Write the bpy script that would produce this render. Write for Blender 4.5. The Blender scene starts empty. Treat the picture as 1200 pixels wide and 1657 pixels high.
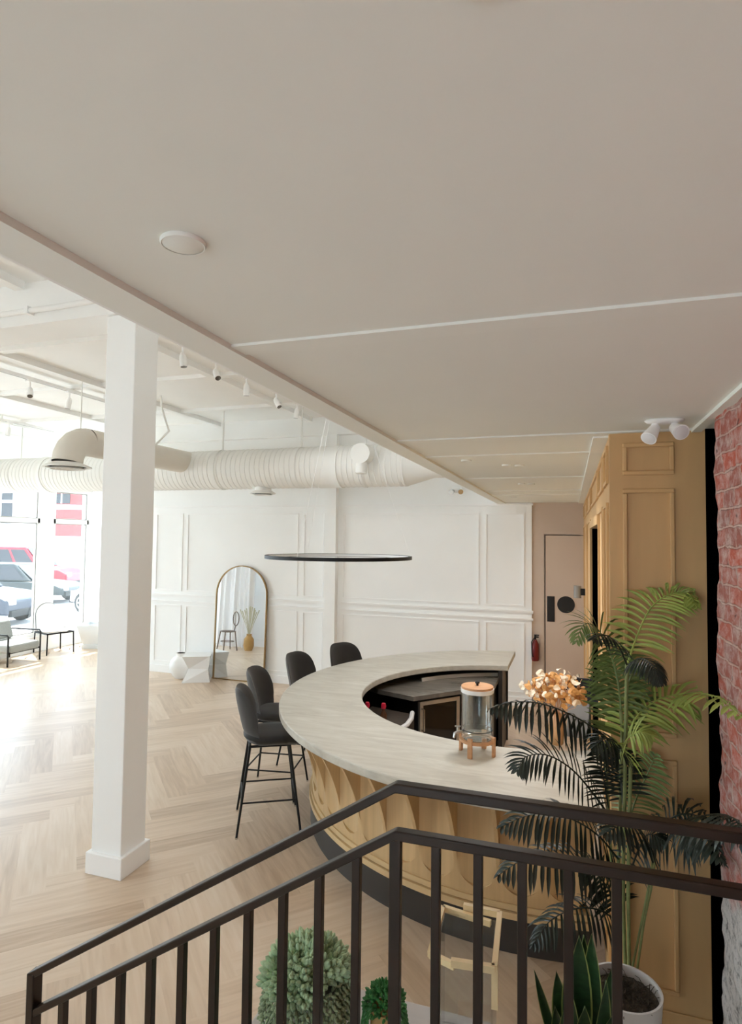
import bpy, bmesh, math, random
from math import sin, cos, pi, radians, sqrt, atan2, hypot
from mathutils import Vector, Matrix, Quaternion
random.seed(11)
SC = bpy.context.scene
COL = SC.collection

# ------------------------------------------------------------------ camera
CAM_H = 2.5
F_PX, W_PX, H_PX = 979.16, 1200, 1657
pitch, yaw, roll = 0.04274537, -0.31808506, 0.01113729
fw = Vector((sin(yaw) * cos(pitch), cos(yaw) * cos(pitch), sin(pitch)))
r0 = Vector((cos(yaw), -sin(yaw), 0)); u0 = r0.cross(fw)
rt = cos(roll) * r0 + sin(roll) * u0
up = -sin(roll) * r0 + cos(roll) * u0
cd = bpy.data.cameras.new('camera'); cam = bpy.data.objects.new('camera', cd); COL.objects.link(cam)
m3 = Matrix((rt, up, -fw)).transposed()
cam.matrix_world = Matrix.Translation((0, 0, CAM_H)) @ m3.to_4x4()
cd.sensor_fit = 'VERTICAL'; cd.sensor_height = 36.0
cd.lens = F_PX / H_PX * 36.0
cd.shift_x = 0; cd.shift_y = 0.5 / H_PX * 0
cd.clip_start = 0.05; cd.clip_end = 300
SC.camera = cam

# ------------------------------------------------------------------ world, sun, exposure
wd = bpy.data.worlds.new('sky'); SC.world = wd; wd.use_nodes = True
bg = wd.node_tree.nodes['Background']
bg.inputs[0].default_value = (0.77, 0.925, 1.08, 1); bg.inputs[1].default_value = 1.0
sl = bpy.data.lights.new('sun', 'SUN'); sl.energy = 1.8; sl.angle = radians(1.0); sl.color = (1, .95, .88)
so = bpy.data.objects.new('sun', sl); COL.objects.link(so)
so.rotation_euler = Vector((0.42, -0.30, -1.0)).to_track_quat('-Z', 'Y').to_euler()
def portal(name, loc, size, direction):
    l = bpy.data.lights.new(name, 'AREA'); l.shape = 'RECTANGLE'; l.size, l.size_y = size
    l.energy = 1; l.cycles.is_portal = True
    o = bpy.data.objects.new(name, l); COL.objects.link(o); o.location = loc
    o.rotation_euler = Vector(direction).to_track_quat('-Z', 'Y').to_euler()
portal('daylight_left', (-11.15, 4.0, 2.0), (3.6, 15.0), (1, 0, 0))
vs = SC.view_settings
portal('fill_daylight_front', (-1.5, -3.75, 1.25), (2.0, 1.9), (0, 1, 0))  # portal for the added front window
vs.view_transform = 'Standard'; vs.look = 'None'; vs.gamma = 1; vs.use_curve_mapping = False
vs.exposure = 3.03
SC.cycles.max_bounces = 14; SC.cycles.diffuse_bounces = 10; SC.cycles.transparent_max_bounces = 24
SC.cycles.sample_clamp_indirect = 6

# ------------------------------------------------------------------ material helpers
def srgb(r, g, b):
    f = lambda c: (c / 255 / 12.92) if c / 255 <= .04045 else ((c / 255 + .055) / 1.055) ** 2.4
    return (f(r), f(g), f(b), 1)
def mat(name, col, rough=.6, metal=0, spec=.5, noise=None, bump=None, coat=0):
    """noise=(scale xyz, amount), bump=(scale, strength)"""
    m = bpy.data.materials.new(name); m.use_nodes = True
    nt = m.node_tree; b = nt.nodes['Principled BSDF']
    b.inputs['Base Color'].default_value = col; b.inputs['Roughness'].default_value = rough
    b.inputs['Metallic'].default_value = metal; b.inputs['Specular IOR Level'].default_value = spec
    b.inputs['Coat Weight'].default_value = coat
    tc = nt.nodes.new('ShaderNodeTexCoord')
    if noise:
        mp = nt.nodes.new('ShaderNodeMapping'); mp.inputs['Scale'].default_value = noise[0]
        nt.links.new(tc.outputs['Object'], mp.inputs[0])
        n = nt.nodes.new('ShaderNodeTexNoise'); n.inputs['Scale'].default_value = 1; n.inputs['Detail'].default_value = 5
        nt.links.new(mp.outputs[0], n.inputs['Vector'])
        r = nt.nodes.new('ShaderNodeMapRange'); r.inputs[1].default_value = .25; r.inputs[2].default_value = .75
        r.inputs[3].default_value = 1 - noise[1]; r.inputs[4].default_value = 1 + noise[1]
        nt.links.new(n.outputs[0], r.inputs[0])
        hs = nt.nodes.new('ShaderNodeHueSaturation'); hs.inputs['Color'].default_value = col
        nt.links.new(r.outputs[0], hs.inputs['Value']); nt.links.new(hs.outputs[0], b.inputs['Base Color'])
    if bump:
        n2 = nt.nodes.new('ShaderNodeTexNoise'); n2.inputs['Scale'].default_value = bump[0]; n2.inputs['Detail'].default_value = 6
        nt.links.new(tc.outputs['Object'], n2.inputs['Vector'])
        bp = nt.nodes.new('ShaderNodeBump'); bp.inputs['Strength'].default_value = bump[1]; bp.inputs['Distance'].default_value = .01
        nt.links.new(n2.outputs[0], bp.inputs['Height']); nt.links.new(bp.outputs[0], b.inputs['Normal'])
    return m
def glass_mat(name, tint, refl=.08, haze=0.0):
    m = bpy.data.materials.new(name); m.use_nodes = True; nt = m.node_tree; nt.nodes.clear()
    out = nt.nodes.new('ShaderNodeOutputMaterial')
    t = nt.nodes.new('ShaderNodeBsdfTransparent'); t.inputs[0].default_value = tint
    g = nt.nodes.new('ShaderNodeBsdfGlossy'); g.inputs['Roughness'].default_value = .03
    lw = nt.nodes.new('ShaderNodeLayerWeight'); lw.inputs[0].default_value = .35
    mr = nt.nodes.new('ShaderNodeMapRange'); mr.inputs[3].default_value = refl * .4; mr.inputs[4].default_value = min(1, refl * 5)
    nt.links.new(lw.outputs['Facing'], mr.inputs[0])
    mx = nt.nodes.new('ShaderNodeMixShader'); nt.links.new(mr.outputs[0], mx.inputs[0])
    nt.links.new(t.outputs[0], mx.inputs[1]); nt.links.new(g.outputs[0], mx.inputs[2])
    nt.links.new(mx.outputs[0], out.inputs[0])
    return m

M = {}
M['wall'] = mat('white_wall_paint', srgb(245, 246, 245), .7, noise=((2, 2, 2), .015))
M['ceil'] = mat('white_ceiling_paint', srgb(243, 243, 241), .8, noise=((1.5, 1.5, 1.5), .02), bump=(30, .05))
M['soffit'] = mat('warm_white_ceiling_paint', srgb(235, 237, 231), .8, noise=((3, 3, 3), .01))
M['trim'] = mat('white_trim_paint', srgb(245, 245, 244), .5)
M['soffit_trim'] = mat('warm_white_trim_paint', srgb(236, 238, 232), .8)
M['beige'] = mat('beige_wall_paint', srgb(202, 183, 166), .7, noise=((3, 3, 3), .02))
M['tan'] = mat('tan_panel_paint', srgb(208, 168, 115), .55, noise=((14, 14, 2), .05))
M['black'] = mat('matte_black', srgb(18, 17, 17), .6)
M['void'] = mat('recess_shade_black', srgb(3, 3, 3), 1.0, spec=0)  # near-black colour stands in for the shade inside gaps and openings
M['rail'] = mat('dark_bronze_steel', srgb(40, 28, 19), .34, metal=.2, spec=.35, noise=((40, 40, 4), .12))
M['oak'] = mat('pale_oak', srgb(198, 167, 122), .5, noise=((30, 30, 1.6), .10), bump=(60, .05))
M['oak_trim'] = mat('pale_oak_moulding', srgb(206, 177, 132), .5, noise=((6, 6, 30), .06))
M['toe'] = mat('charcoal_toe_kick', srgb(52, 48, 45), .45)
M['stone'] = None
M['velvet'] = mat('charcoal_velvet', srgb(36, 32, 28), .85, noise=((7, 7, 7), .22))
M['velvet'].node_tree.nodes['Principled BSDF'].inputs['Sheen Weight'].default_value = .3
M['blackmetal'] = mat('black_powder_coat', srgb(22, 21, 20), .45, spec=.3)
M['chrome'] = mat('brushed_chrome', srgb(200, 200, 198), .2, metal=1)
M['steel'] = mat('stainless_steel', srgb(196, 190, 180), .3, metal=.7, noise=((3, 30, 30), .08))
M['mirror'] = mat('mirror_silver', srgb(240, 244, 246), .015, metal=1)
M['brass'] = mat('aged_brass', srgb(150, 122, 80), .35, metal=.8)
M['ceramic'] = mat('white_ceramic', srgb(236, 234, 230), .6, bump=(40, .15))
M['plaster'] = mat('white_plaster', srgb(236, 236, 235), .75)
M['duct'] = mat('white_duct_paint', srgb(233, 233, 229), .6)
M['duct_branch'] = mat('off_white_duct_paint', srgb(222, 217, 207), .6)
M['dispwood'] = mat('acacia_wood', srgb(204, 152, 108), .5, noise=((5, 40, 40), .12))
M['glass'] = glass_mat('clear_glass', (.95, .97, .96, 1), .12)
M['pane'] = glass_mat('window_glass', (.97, .985, .98, 1), .05)
M['acrylic'] = glass_mat('clear_acrylic', (.94, .95, .95, 1), .09)
M['porcelain'] = mat('white_porcelain', srgb(240, 240, 240), .25)
M['soil'] = mat('dried_moss', srgb(74, 63, 50), .95, noise=((60, 60, 60), .5), bump=(90, .8))
M['potwhite'] = mat('white_pot_glaze', srgb(226, 222, 218), .5)
M['frond_lit'] = mat('palm_leaf_lit', srgb(158, 174, 86), .5, noise=((6, 6, 6), .25))  # lit, half-lit and shaded copies of one leaf: light put into the colour
M['frond_shaded'] = mat('palm_leaf_shaded', srgb(32, 43, 31), .42, noise=((6, 6, 6), .25))
M['frond_half_lit'] = mat('palm_leaf_half_lit', srgb(112, 132, 74), .45, noise=((6, 6, 6), .25))
M['stem'] = mat('palm_stem_green', srgb(134, 142, 88), .5, noise=((8, 8, 30), .2))
M['snake'] = mat('snake_plant_green', srgb(36, 66, 34), .4, noise=((30, 30, 60), .35))
M['snake_edge'] = mat('snake_plant_yellow_edge', srgb(150, 160, 92), .45)
M['succ'] = mat('grey_green_succulent', srgb(166, 188, 150), .6, noise=((30, 30, 30), .25))
M['succ_tail'] = mat('dusty_green_succulent', srgb(140, 154, 118), .65, noise=((30, 30, 30), .3))
M['fern'] = mat('bright_green_foliage', srgb(58, 120, 58), .55, noise=((40, 40, 40), .3))
M['tanpot'] = mat('tan_clay', srgb(186, 148, 92), .75, noise=((20, 20, 20), .08))
M['concrete_pot'] = mat('pale_concrete', srgb(216, 210, 200), .85, noise=((20, 20, 20), .06))
M['desk'] = mat('grey_desk_top', srgb(186, 180, 176), .45, noise=((4, 40, 4), .04))
M['deskbody'] = mat('white_desk_body', srgb(226, 222, 216), .6)
M['blond'] = mat('blond_wood', srgb(232, 208, 160), .5, noise=((30, 4, 30), .06))
M['petal_w'] = mat('cream_petal', srgb(244, 226, 200), .8)
M['petal_o'] = mat('apricot_petal', srgb(216, 160, 96), .8, noise=((20, 20, 20), .12))
M['red'] = mat('extinguisher_red', srgb(110, 22, 22), .35)
M['redcap'] = mat('red_cap', srgb(196, 24, 60), .4)
M['grey'] = mat('mid_grey_plastic', srgb(150, 146, 140), .55)
M['grey_fabric'] = mat('grey_upholstery', srgb(150, 152, 148), .85, noise=((40, 40, 40), .06))
M['whitefab'] = mat('white_upholstery', srgb(240, 238, 234), .85)
M['curtain'] = mat('white_linen', srgb(244, 244, 246), .9)
M['bead'] = mat('frosted_lens', srgb(225, 225, 225), .3)
M['lens_dark'] = mat('dark_lens', srgb(90, 86, 80), .25)
M['asphalt'] = mat('pale_asphalt', srgb(196, 196, 196), .9, noise=((.6, .6, .6), .08))
M['pave'] = mat('concrete_pavement', srgb(222, 220, 216), .9, noise=((1, 1, 1), .04))
M['brickfar'] = mat('red_brick_facade', srgb(146, 66, 66), .9, noise=((.5, .5, 4), .12))
M['whitefacade'] = mat('white_facade', srgb(238, 238, 236), .9)
M['taupe'] = mat('taupe_facade', srgb(128, 120, 108), .9)
M['darkglass'] = mat('dark_window_glass', srgb(36, 38, 42), .15)
M['carred'] = mat('red_car_paint', srgb(140, 14, 34), .4, coat=.15)
M['carblack'] = mat('black_car_paint', srgb(24, 34, 34), .4, coat=.15)
M['carblue'] = mat('dark_blue_car_paint', srgb(28, 36, 50), .4, coat=.15)
M['carwhite'] = mat('white_car_paint', srgb(240, 240, 242), .4, coat=.15)
M['tyre'] = mat('tyre_rubber', srgb(22, 23, 24), .8)
M['dry'] = mat('dried_grass', srgb(190, 186, 160), .9)
M['darkwood'] = mat('dark_bentwood', srgb(96, 78, 62), .5)

# bar top stone: pale streaked quartzite
def stone():
    m = mat('pale_streaked_stone', srgb(206, 199, 186), .38)
    nt = m.node_tree; b = nt.nodes['Principled BSDF']; tc = nt.nodes['Texture Coordinate']
    mp = nt.nodes.new('ShaderNodeMapping'); mp.inputs['Scale'].default_value = (1.1, 5.5, 5.5); mp.inputs['Rotation'].default_value = (0, 0, radians(12))
    nt.links.new(tc.outputs['Object'], mp.inputs[0])
    n = nt.nodes.new('ShaderNodeTexNoise'); n.inputs['Scale'].default_value = 2.0; n.inputs['Detail'].default_value = 8; n.inputs['Roughness'].default_value = .65; n.inputs['Distortion'].default_value = .8
    nt.links.new(mp.outputs[0], n.inputs['Vector'])
    cr = nt.nodes.new('ShaderNodeValToRGB'); e = cr.color_ramp.elements
    e[0].position = .28; e[0].color = srgb(176, 170, 158); e[1].position = .72; e[1].color = srgb(206, 203, 193)
    x = e.new(.5); x.color = srgb(192, 188, 176)
    nt.links.new(n.outputs[0], cr.inputs[0]); nt.links.new(cr.outputs[0], b.inputs['Base Color'])
    return m
M['stone'] = stone()

# floor planks: colour per plank from a face attribute, grain along the plank's UV
def floor_mat():
    m = mat('pale_oak_herringbone', srgb(200, 175, 150), .34)
    nt = m.node_tree; b = nt.nodes['Principled BSDF']
    at = nt.nodes.new('ShaderNodeAttribute'); at.attribute_name = 'tone'
    uv = nt.nodes.new('ShaderNodeUVMap'); uv.uv_map = 'UVMap'
    mp = nt.nodes.new('ShaderNodeMapping'); mp.inputs['Scale'].default_value = (1.3, 16, 1)
    nt.links.new(uv.outputs[0], mp.inputs[0])
    n = nt.nodes.new('ShaderNodeTexNoise'); n.inputs['Scale'].default_value = 1.5; n.inputs['Detail'].default_value = 6; n.inputs['Distortion'].default_value = .7
    nt.links.new(mp.outputs[0], n.inputs['Vector'])
    ad = nt.nodes.new('ShaderNodeMath'); ad.operation = 'MULTIPLY_ADD'; ad.inputs[1].default_value = .62
    nt.links.new(n.outputs[0], ad.inputs[0])
    sc = nt.nodes.new('ShaderNodeMath'); sc.operation = 'MULTIPLY'; sc.inputs[1].default_value = .30
    nt.links.new(at.outputs['Fac'], sc.inputs[0]); nt.links.new(sc.outputs[0], ad.inputs[2])
    cr = nt.nodes.new('ShaderNodeValToRGB'); e = cr.color_ramp.elements
    e[0].position = .2; e[0].color = srgb(178, 153, 128); e[1].position = .85; e[1].color = srgb(222, 206, 188)
    x = e.new(.5); x.color = srgb(206, 184, 160)
    nt.links.new(ad.outputs[0], cr.inputs[0]); nt.links.new(cr.outputs[0], b.inputs['Base Color'])
    return m
M['floor'] = floor_mat()

def brick_mat():
    m = mat('whitewashed_red_brick', srgb(180, 110, 95), .9)
    nt = m.node_tree; b = nt.nodes['Principled BSDF']; tc = nt.nodes['Texture Coordinate']
    sx = nt.nodes.new('ShaderNodeSeparateXYZ'); nt.links.new(tc.outputs['Object'], sx.inputs[0])
    cb = nt.nodes.new('ShaderNodeCombineXYZ'); nt.links.new(sx.outputs['Y'], cb.inputs[0]); nt.links.new(sx.outputs['Z'], cb.inputs[1])
    wn = nt.nodes.new('ShaderNodeTexNoise'); wn.inputs['Scale'].default_value = 13; wn.inputs['Detail'].default_value = 4; nt.links.new(cb.outputs[0], wn.inputs['Vector'])
    wa = nt.nodes.new('ShaderNodeVectorMath'); wa.operation = 'MULTIPLY_ADD'; wa.inputs[1].default_value = (.035, .032, 0)
    nt.links.new(wn.outputs['Color'], wa.inputs[0]); nt.links.new(cb.outputs[0], wa.inputs[2])
    br = nt.nodes.new('ShaderNodeTexBrick'); br.inputs['Scale'].default_value = 1
    br.inputs['Brick Width'].default_value = .215; br.inputs['Row Height'].default_value = .078; br.inputs['Mortar Size'].default_value = .006
    br.inputs['Mortar Smooth'].default_value = .4; br.inputs['Bias'].default_value = 0
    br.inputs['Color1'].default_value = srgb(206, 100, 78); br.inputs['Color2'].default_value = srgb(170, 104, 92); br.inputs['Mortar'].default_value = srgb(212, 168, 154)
    nt.links.new(wa.outputs[0], br.inputs['Vector'])
    n1 = nt.nodes.new('ShaderNodeTexNoise'); n1.inputs['Scale'].default_value = 15; n1.inputs['Detail'].default_value = 8; n1.inputs['Roughness'].default_value = .7
    nt.links.new(cb.outputs[0], n1.inputs['Vector'])
    r1 = nt.nodes.new('ShaderNodeMapRange'); r1.inputs[1].default_value = .44; r1.inputs[2].default_value = .66; r1.inputs[3].default_value = .02; r1.inputs[4].default_value = .72
    nt.links.new(n1.outputs[0], r1.inputs[0])
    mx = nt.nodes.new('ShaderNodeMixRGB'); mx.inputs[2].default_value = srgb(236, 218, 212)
    nt.links.new(r1.outputs[0], mx.inputs[0]); nt.links.new(br.outputs['Color'], mx.inputs[1])
    # dark chips in the joints
    n2 = nt.nodes.new('ShaderNodeTexNoise'); n2.inputs['Scale'].default_value = 16; n2.inputs['Detail'].default_value = 3; nt.links.new(cb.outputs[0], n2.inputs['Vector'])
    r2 = nt.nodes.new('ShaderNodeMapRange'); r2.inputs[1].default_value = .66; r2.inputs[2].default_value = .72; r2.inputs[3].default_value = 0; r2.inputs[4].default_value = .8
    nt.links.new(n2.outputs[0], r2.inputs[0])
    mx2 = nt.nodes.new('ShaderNodeMixRGB'); mx2.inputs[2].default_value = srgb(84, 52, 48)
    nt.links.new(r2.outputs[0], mx2.inputs[0]); nt.links.new(mx.outputs[0], mx2.inputs[1])
    # rough white plaster below about 1.1 m with a ragged top edge
    n3 = nt.nodes.new('ShaderNodeTexNoise'); n3.inputs['Scale'].default_value = 4; n3.inputs['Detail'].default_value = 6; nt.links.new(cb.outputs[0], n3.inputs['Vector'])
    ma = nt.nodes.new('ShaderNodeMath'); ma.operation = 'MULTIPLY_ADD'; ma.inputs[1].default_value = .5; nt.links.new(n3.outputs[0], ma.inputs[0]); nt.links.new(sx.outputs['Z'], ma.inputs[2])
    r3 = nt.nodes.new('ShaderNodeMapRange'); r3.inputs[1].default_value = 1.32; r3.inputs[2].default_value = 1.40; r3.inputs[3].default_value = 1; r3.inputs[4].default_value = 0
    nt.links.new(ma.outputs[0], r3.inputs[0])
    n4 = nt.nodes.new('ShaderNodeTexNoise'); n4.inputs['Scale'].default_value = 22; n4.inputs['Detail'].default_value = 7; n4.inputs['Roughness'].default_value = .75; nt.links.new(cb.outputs[0], n4.inputs['Vector'])
    cr = nt.nodes.new('ShaderNodeValToRGB'); e = cr.color_ramp.elements
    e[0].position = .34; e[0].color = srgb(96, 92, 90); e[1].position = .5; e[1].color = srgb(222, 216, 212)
    nt.links.new(n4.outputs[0], cr.inputs[0])
    mx3 = nt.nodes.new('ShaderNodeMixRGB'); nt.links.new(r3.outputs[0], mx3.inputs[0]); nt.links.new(mx2.outputs[0], mx3.inputs[1]); nt.links.new(cr.outputs[0], mx3.inputs[2])
    nt.links.new(mx3.outputs[0], b.inputs['Base Color'])
    bp = nt.nodes.new('ShaderNodeBump'); bp.inputs['Strength'].default_value = 1.0; bp.inputs['Distance'].default_value = .03
    h = nt.nodes.new('ShaderNodeMath'); h.operation = 'MULTIPLY_ADD'; h.inputs[1].default_value = -1.0
    nt.links.new(br.outputs['Fac'], h.inputs[0]); nt.links.new(n1.outputs[0], h.inputs[2])
    nt.links.new(h.outputs[0], bp.inputs['Height']); nt.links.new(bp.outputs[0], b.inputs['Normal'])
    return m
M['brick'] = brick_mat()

# ------------------------------------------------------------------ geometry helpers
def V(*a): return Vector(a)
def box(bm, x0, x1, y0, y1, z0, z1, mx=None):
    vs_ = [bm.verts.new((x, y, z)) for x in (x0, x1) for y in (y0, y1) for z in (z0, z1)]
    if mx is not None:
        for v in vs_: v.co = mx @ v.co
    for f in ((0, 1, 3, 2), (4, 6, 7, 5), (0, 4, 5, 1), (2, 3, 7, 6), (0, 2, 6, 4), (1, 5, 7, 3)):
        bm.faces.new([vs_[i] for i in f])
    return vs_
def frame_axes(t):
    t = t.normalized(); a = V(0, 0, 1) if abs(t.z) < .95 else V(1, 0, 0)
    s = t.cross(a).normalized(); return s, s.cross(t).normalized()
def tube(bm, pts, r, n=10, caps=True, closed=False):
    pts = [Vector(p) for p in pts]; k = len(pts)
    rs = r if isinstance(r, (list, tuple)) else [r] * k
    rings = []; s = None
    for i, p in enumerate(pts):
        if closed: t = pts[(i + 1) % k] - pts[i - 1]
        else: t = (pts[min(i + 1, k - 1)] - pts[max(i - 1, 0)])
        if t.length < 1e-9: t = V(0, 0, 1)
        t.normalize()
        if s is None: s, _ = frame_axes(t)
        else:
            s = s - t * s.dot(t)
            if s.length < 1e-6: s, _ = frame_axes(t)
            s.normalize()
        u = t.cross(s)
        rings.append([bm.verts.new(p + (s * cos(2 * pi * j / n) + u * sin(2 * pi * j / n)) * rs[i]) for j in range(n)])
    for i in range(k if closed else k - 1):
        a, b = rings[i], rings[(i + 1) % k]
        for j in range(n): bm.faces.new((a[j], a[(j + 1) % n], b[(j + 1) % n], b[j]))
    if caps and not closed:
        bm.faces.new(rings[0][::-1]); bm.faces.new(rings[-1])
def bar(bm, a, b, w, h, upv=(0, 0, 1)):
    """square bar from a to b, w across, h along upv"""
    a = Vector(a); b = Vector(b); t = (b - a).normalized(); u = Vector(upv)
    s = t.cross(u)
    if s.length < 1e-5: s = t.cross(V(0, 1, 0))
    s.normalize(); u = s.cross(t).normalized()
    vs_ = []
    for p in (a, b):
        for i, j in ((-1, -1), (1, -1), (1, 1), (-1, 1)):
            vs_.append(bm.verts.new(p + s * i * w / 2 + u * j * h / 2))
    for f in ((0, 3, 2, 1), (4, 5, 6, 7), (0, 1, 5, 4), (1, 2, 6, 5), (2, 3, 7, 6), (3, 0, 4, 7)):
        bm.faces.new([vs_[i] for i in f])
def lathe(bm, prof, n=32, o=(0, 0, 0), axis='z'):
    """prof: list of (radius, height)"""
    o = Vector(o); rings = []
    def pt(r, h, a):
        if axis == 'z': return o + V(r * cos(a), r * sin(a), h)
        if axis == 'x': return o + V(h, r * cos(a), r * sin(a))
        return o + V(r * sin(a), h, r * cos(a))
    for r, h in prof:
        if r < 1e-6: rings.append([bm.verts.new(pt(0, h, 0))])
        else: rings.append([bm.verts.new(pt(r, h, 2 * pi * j / n)) for j in range(n)])
    for a, b in zip(rings, rings[1:]):
        for j in range(n):
            k = (j + 1) % n
            if len(a) == 1 and len(b) == 1: continue
            if len(a) == 1: bm.faces.new((a[0], b[k], b[j]))
            elif len(b) == 1: bm.faces.new((a[j], a[k], b[0]))
            else: bm.faces.new((a[j], a[k], b[k], b[j]))
def cyl(bm, c, r, h, n=24, axis='z', r2=None):
    r2 = r if r2 is None else r2
    lathe(bm, [(0, 0), (r, 0), (r2, h), (0, h)], n, c, axis)
def prism(bm, poly, z0, z1, mx=None):
    lo = [bm.verts.new((x, y, z0)) for x, y in poly]; hi = [bm.verts.new((x, y, z1)) for x, y in poly]
    if mx is not None:
        for v in lo + hi: v.co = mx @ v.co
    n = len(poly)
    bm.faces.new(lo[::-1]); bm.faces.new(hi)
    for i in range(n): bm.faces.new((lo[i], lo[(i + 1) % n], hi[(i + 1) % n], hi[i]))
def pad(bm, outline, thick, bend=None, n=40, rings=8, place=None, power=3.0):
    """closed cushion: outline(angle)->(x,y); surface offset along z; bend(x,y)->z shift; place: Matrix"""
    def mk(side):
        out = [[None]]
        c = V(0, 0, side * thick + (bend(0, 0) if bend else 0)); out[0][0] = bm.verts.new(place @ c if place else c)
        for i in range(1, rings):
            rho = (i / rings) ** .8; row = []
            for j in range(n):
                x, y = outline(2 * pi * j / n); x *= rho; y *= rho
                p = V(x, y, side * thick * (1 - rho ** power) ** .5 + (bend(x, y) if bend else 0))
                row.append(bm.verts.new(place @ p if place else p))
            out.append(row)
        return out
    edge = []
    for j in range(n):
        x, y = outline(2 * pi * j / n); p = V(x, y, bend(x, y) if bend else 0); edge.append(bm.verts.new(place @ p if place else p))
    for side in (1, -1):
        R = mk(side) + [edge]
        for j in range(n):
            k = (j + 1) % n
            f = (R[0][0], R[1][j], R[1][k]); bm.faces.new(f if side > 0 else f[::-1])
            for i in range(1, len(R) - 1):
                f = (R[i][j], R[i + 1][j], R[i + 1][k], R[i][k]); bm.faces.new(f if side > 0 else f[::-1])
def obj(name, bm, m, parent=None, smooth=False, bevel=0, loc=None, angle=40):
    bmesh.ops.recalc_face_normals(bm, faces=bm.faces)
    me = bpy.data.meshes.new(name); bm.to_mesh(me); bm.free()
    o = bpy.data.objects.new(name, me); COL.objects.link(o)
    for mm in (m if isinstance(m, (list, tuple)) else [m]): me.materials.append(mm)
    if parent: o.parent = parent
    if loc: o.location = loc
    if smooth:
        me.polygons.foreach_set('use_smooth', [True] * len(me.polygons))
        me.set_sharp_from_angle(angle=radians(angle))
    if bevel:
        b = o.modifiers.new('bevel', 'BEVEL'); b.width = bevel; b.segments = 2; b.limit_method = 'ANGLE'
    return o
def nb(): return bmesh.new()
def tag(o, label=None, cat=None, group=None, kind=None):
    if label: o['label'] = label
    if cat: o['category'] = cat
    if group: o['group'] = group
    if kind: o['kind'] = kind
    return o
def thing(name, label, cat, loc=(0, 0, 0), rz=0, group=None):
    o = bpy.data.objects.new(name, None); COL.objects.link(o); o.empty_display_size = .1
    o.location = loc; o.rotation_euler = (0, 0, rz)
    return tag(o, label, cat, group)
def struct(name, bm, m, **k): return tag(obj(name, bm, m, **k), kind='structure')
def copy_tree(o, parent=None):
    c = o.copy(); COL.objects.link(c)
    if parent: c.parent = parent
    for ch in list(o.children): copy_tree(ch, c)
    return c
def strip_frame(bm, plane, at, a0, a1, b0, b1, w, d):
    """rectangular moulding frame. plane 'y': a=x,b=z, sticks out to -y ; 'x': a=y,b=z, sticks out to -x"""
    def bx(p0, p1, q0, q1):
        if plane == 'y': box(bm, p0, p1, at - d, at, q0, q1)
        elif plane == '+y': box(bm, p0, p1, at, at + d, q0, q1)
        else: box(bm, at - d, at, p0, p1, q0, q1)
    bx(a0, a1, b0, b0 + w); bx(a0, a1, b1 - w, b1); bx(a0, a0 + w, b0 + w, b1 - w); bx(a1 - w, a1, b0 + w, b1 - w)

def fill_spot(parent, loc, d, watts, cone):  # fill light added at unlit fixtures to brighten bar and back wall
    l = bpy.data.lights.new('fill_spot', 'SPOT'); l.energy = watts; l.spot_size = radians(cone); l.spot_blend = 1.0
    l.shadow_soft_size = .05; l.color = (.97, .98, 1)
    o = bpy.data.objects.new('fill_spot', l); COL.objects.link(o); o.parent = parent; o.location = loc
    o.rotation_euler = Vector(d).to_track_quat('-Z', 'Y').to_euler(); return o

# ================================================================== SETTING
SOF = 3.044          # underside of the low ceiling's trim
CEIL = 4.53          # high ceiling
YB = 9.467           # back wall
XL = -10.9           # window wall
# ---- floor: herringbone planks at 45 degrees
def make_floor():
    bm = nb(); tone = bm.faces.layers.float.new('tone'); uvl = bm.loops.layers.uv.new('UVMap')
    w, n = .2, 6; L = w * n
    ca = radians(45)
    cx, cy = -5.2, 4.0
    def emit(x, y, horiz):
        pts = [(x, y), (x + L, y), (x + L, y + w), (x, y + w)] if horiz else [(x, y), (x + w, y), (x + w, y + L), (x, y + L)]
        wp = [(cx + px * cos(ca) - py * sin(ca), cy + px * sin(ca) + py * cos(ca)) for px, py in pts]
        if all(p[0] < -11.2 or p[0] > 1.5 or p[1] < -4 or p[1] > 12 for p in wp): return
        if max(p[0] for p in wp) < -11.3 or min(p[0] for p in wp) > 1.6 or max(p[1] for p in wp) < -4.2 or min(p[1] for p in wp) > 12.2: return
        f = bm.faces.new([bm.verts.new((min(max(a, -10.95), 1.4), min(max(b, -3.9), 11.9), 0)) for a, b in wp])
        f[tone] = random.random(); u0_, v0_ = random.random() * 50, random.random() * 50
        for l, (px, py) in zip(f.loops, pts):
            l[uvl].uv = (u0_ + px - x, v0_ + py - y) if horiz else (u0_ + py - y, v0_ + px - x)
    # each row j: a horizontal plank and a vertical plank stepping diagonally
    for i in range(-16, 17):
        for j in range(-70, 71):
            x = j * w + i * 2 * L * .5 * 2 * .5 + 0
            # standard herringbone lattice: (w,w) diagonal step and (L,-L) repeat
            bx_, by_ = j * w + i * L, j * w - i * L
            emit(bx_, by_, True)
            emit(bx_ + L, by_ - L + w, False) if False else emit(bx_ - w, by_ + 0, False) if False else None
            emit(bx_ + L, by_ + w - L + 0, False)
    bmesh.ops.dissolve_degenerate(bm, dist=1e-4, edges=bm.edges)
    o = struct('floor', bm, M['floor'])
    return o
make_floor()
b = nb(); box(b, -10.95, 1.4, -3.9, 11.9, -.2, -.004); struct('floor', b, M['pave'])

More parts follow.
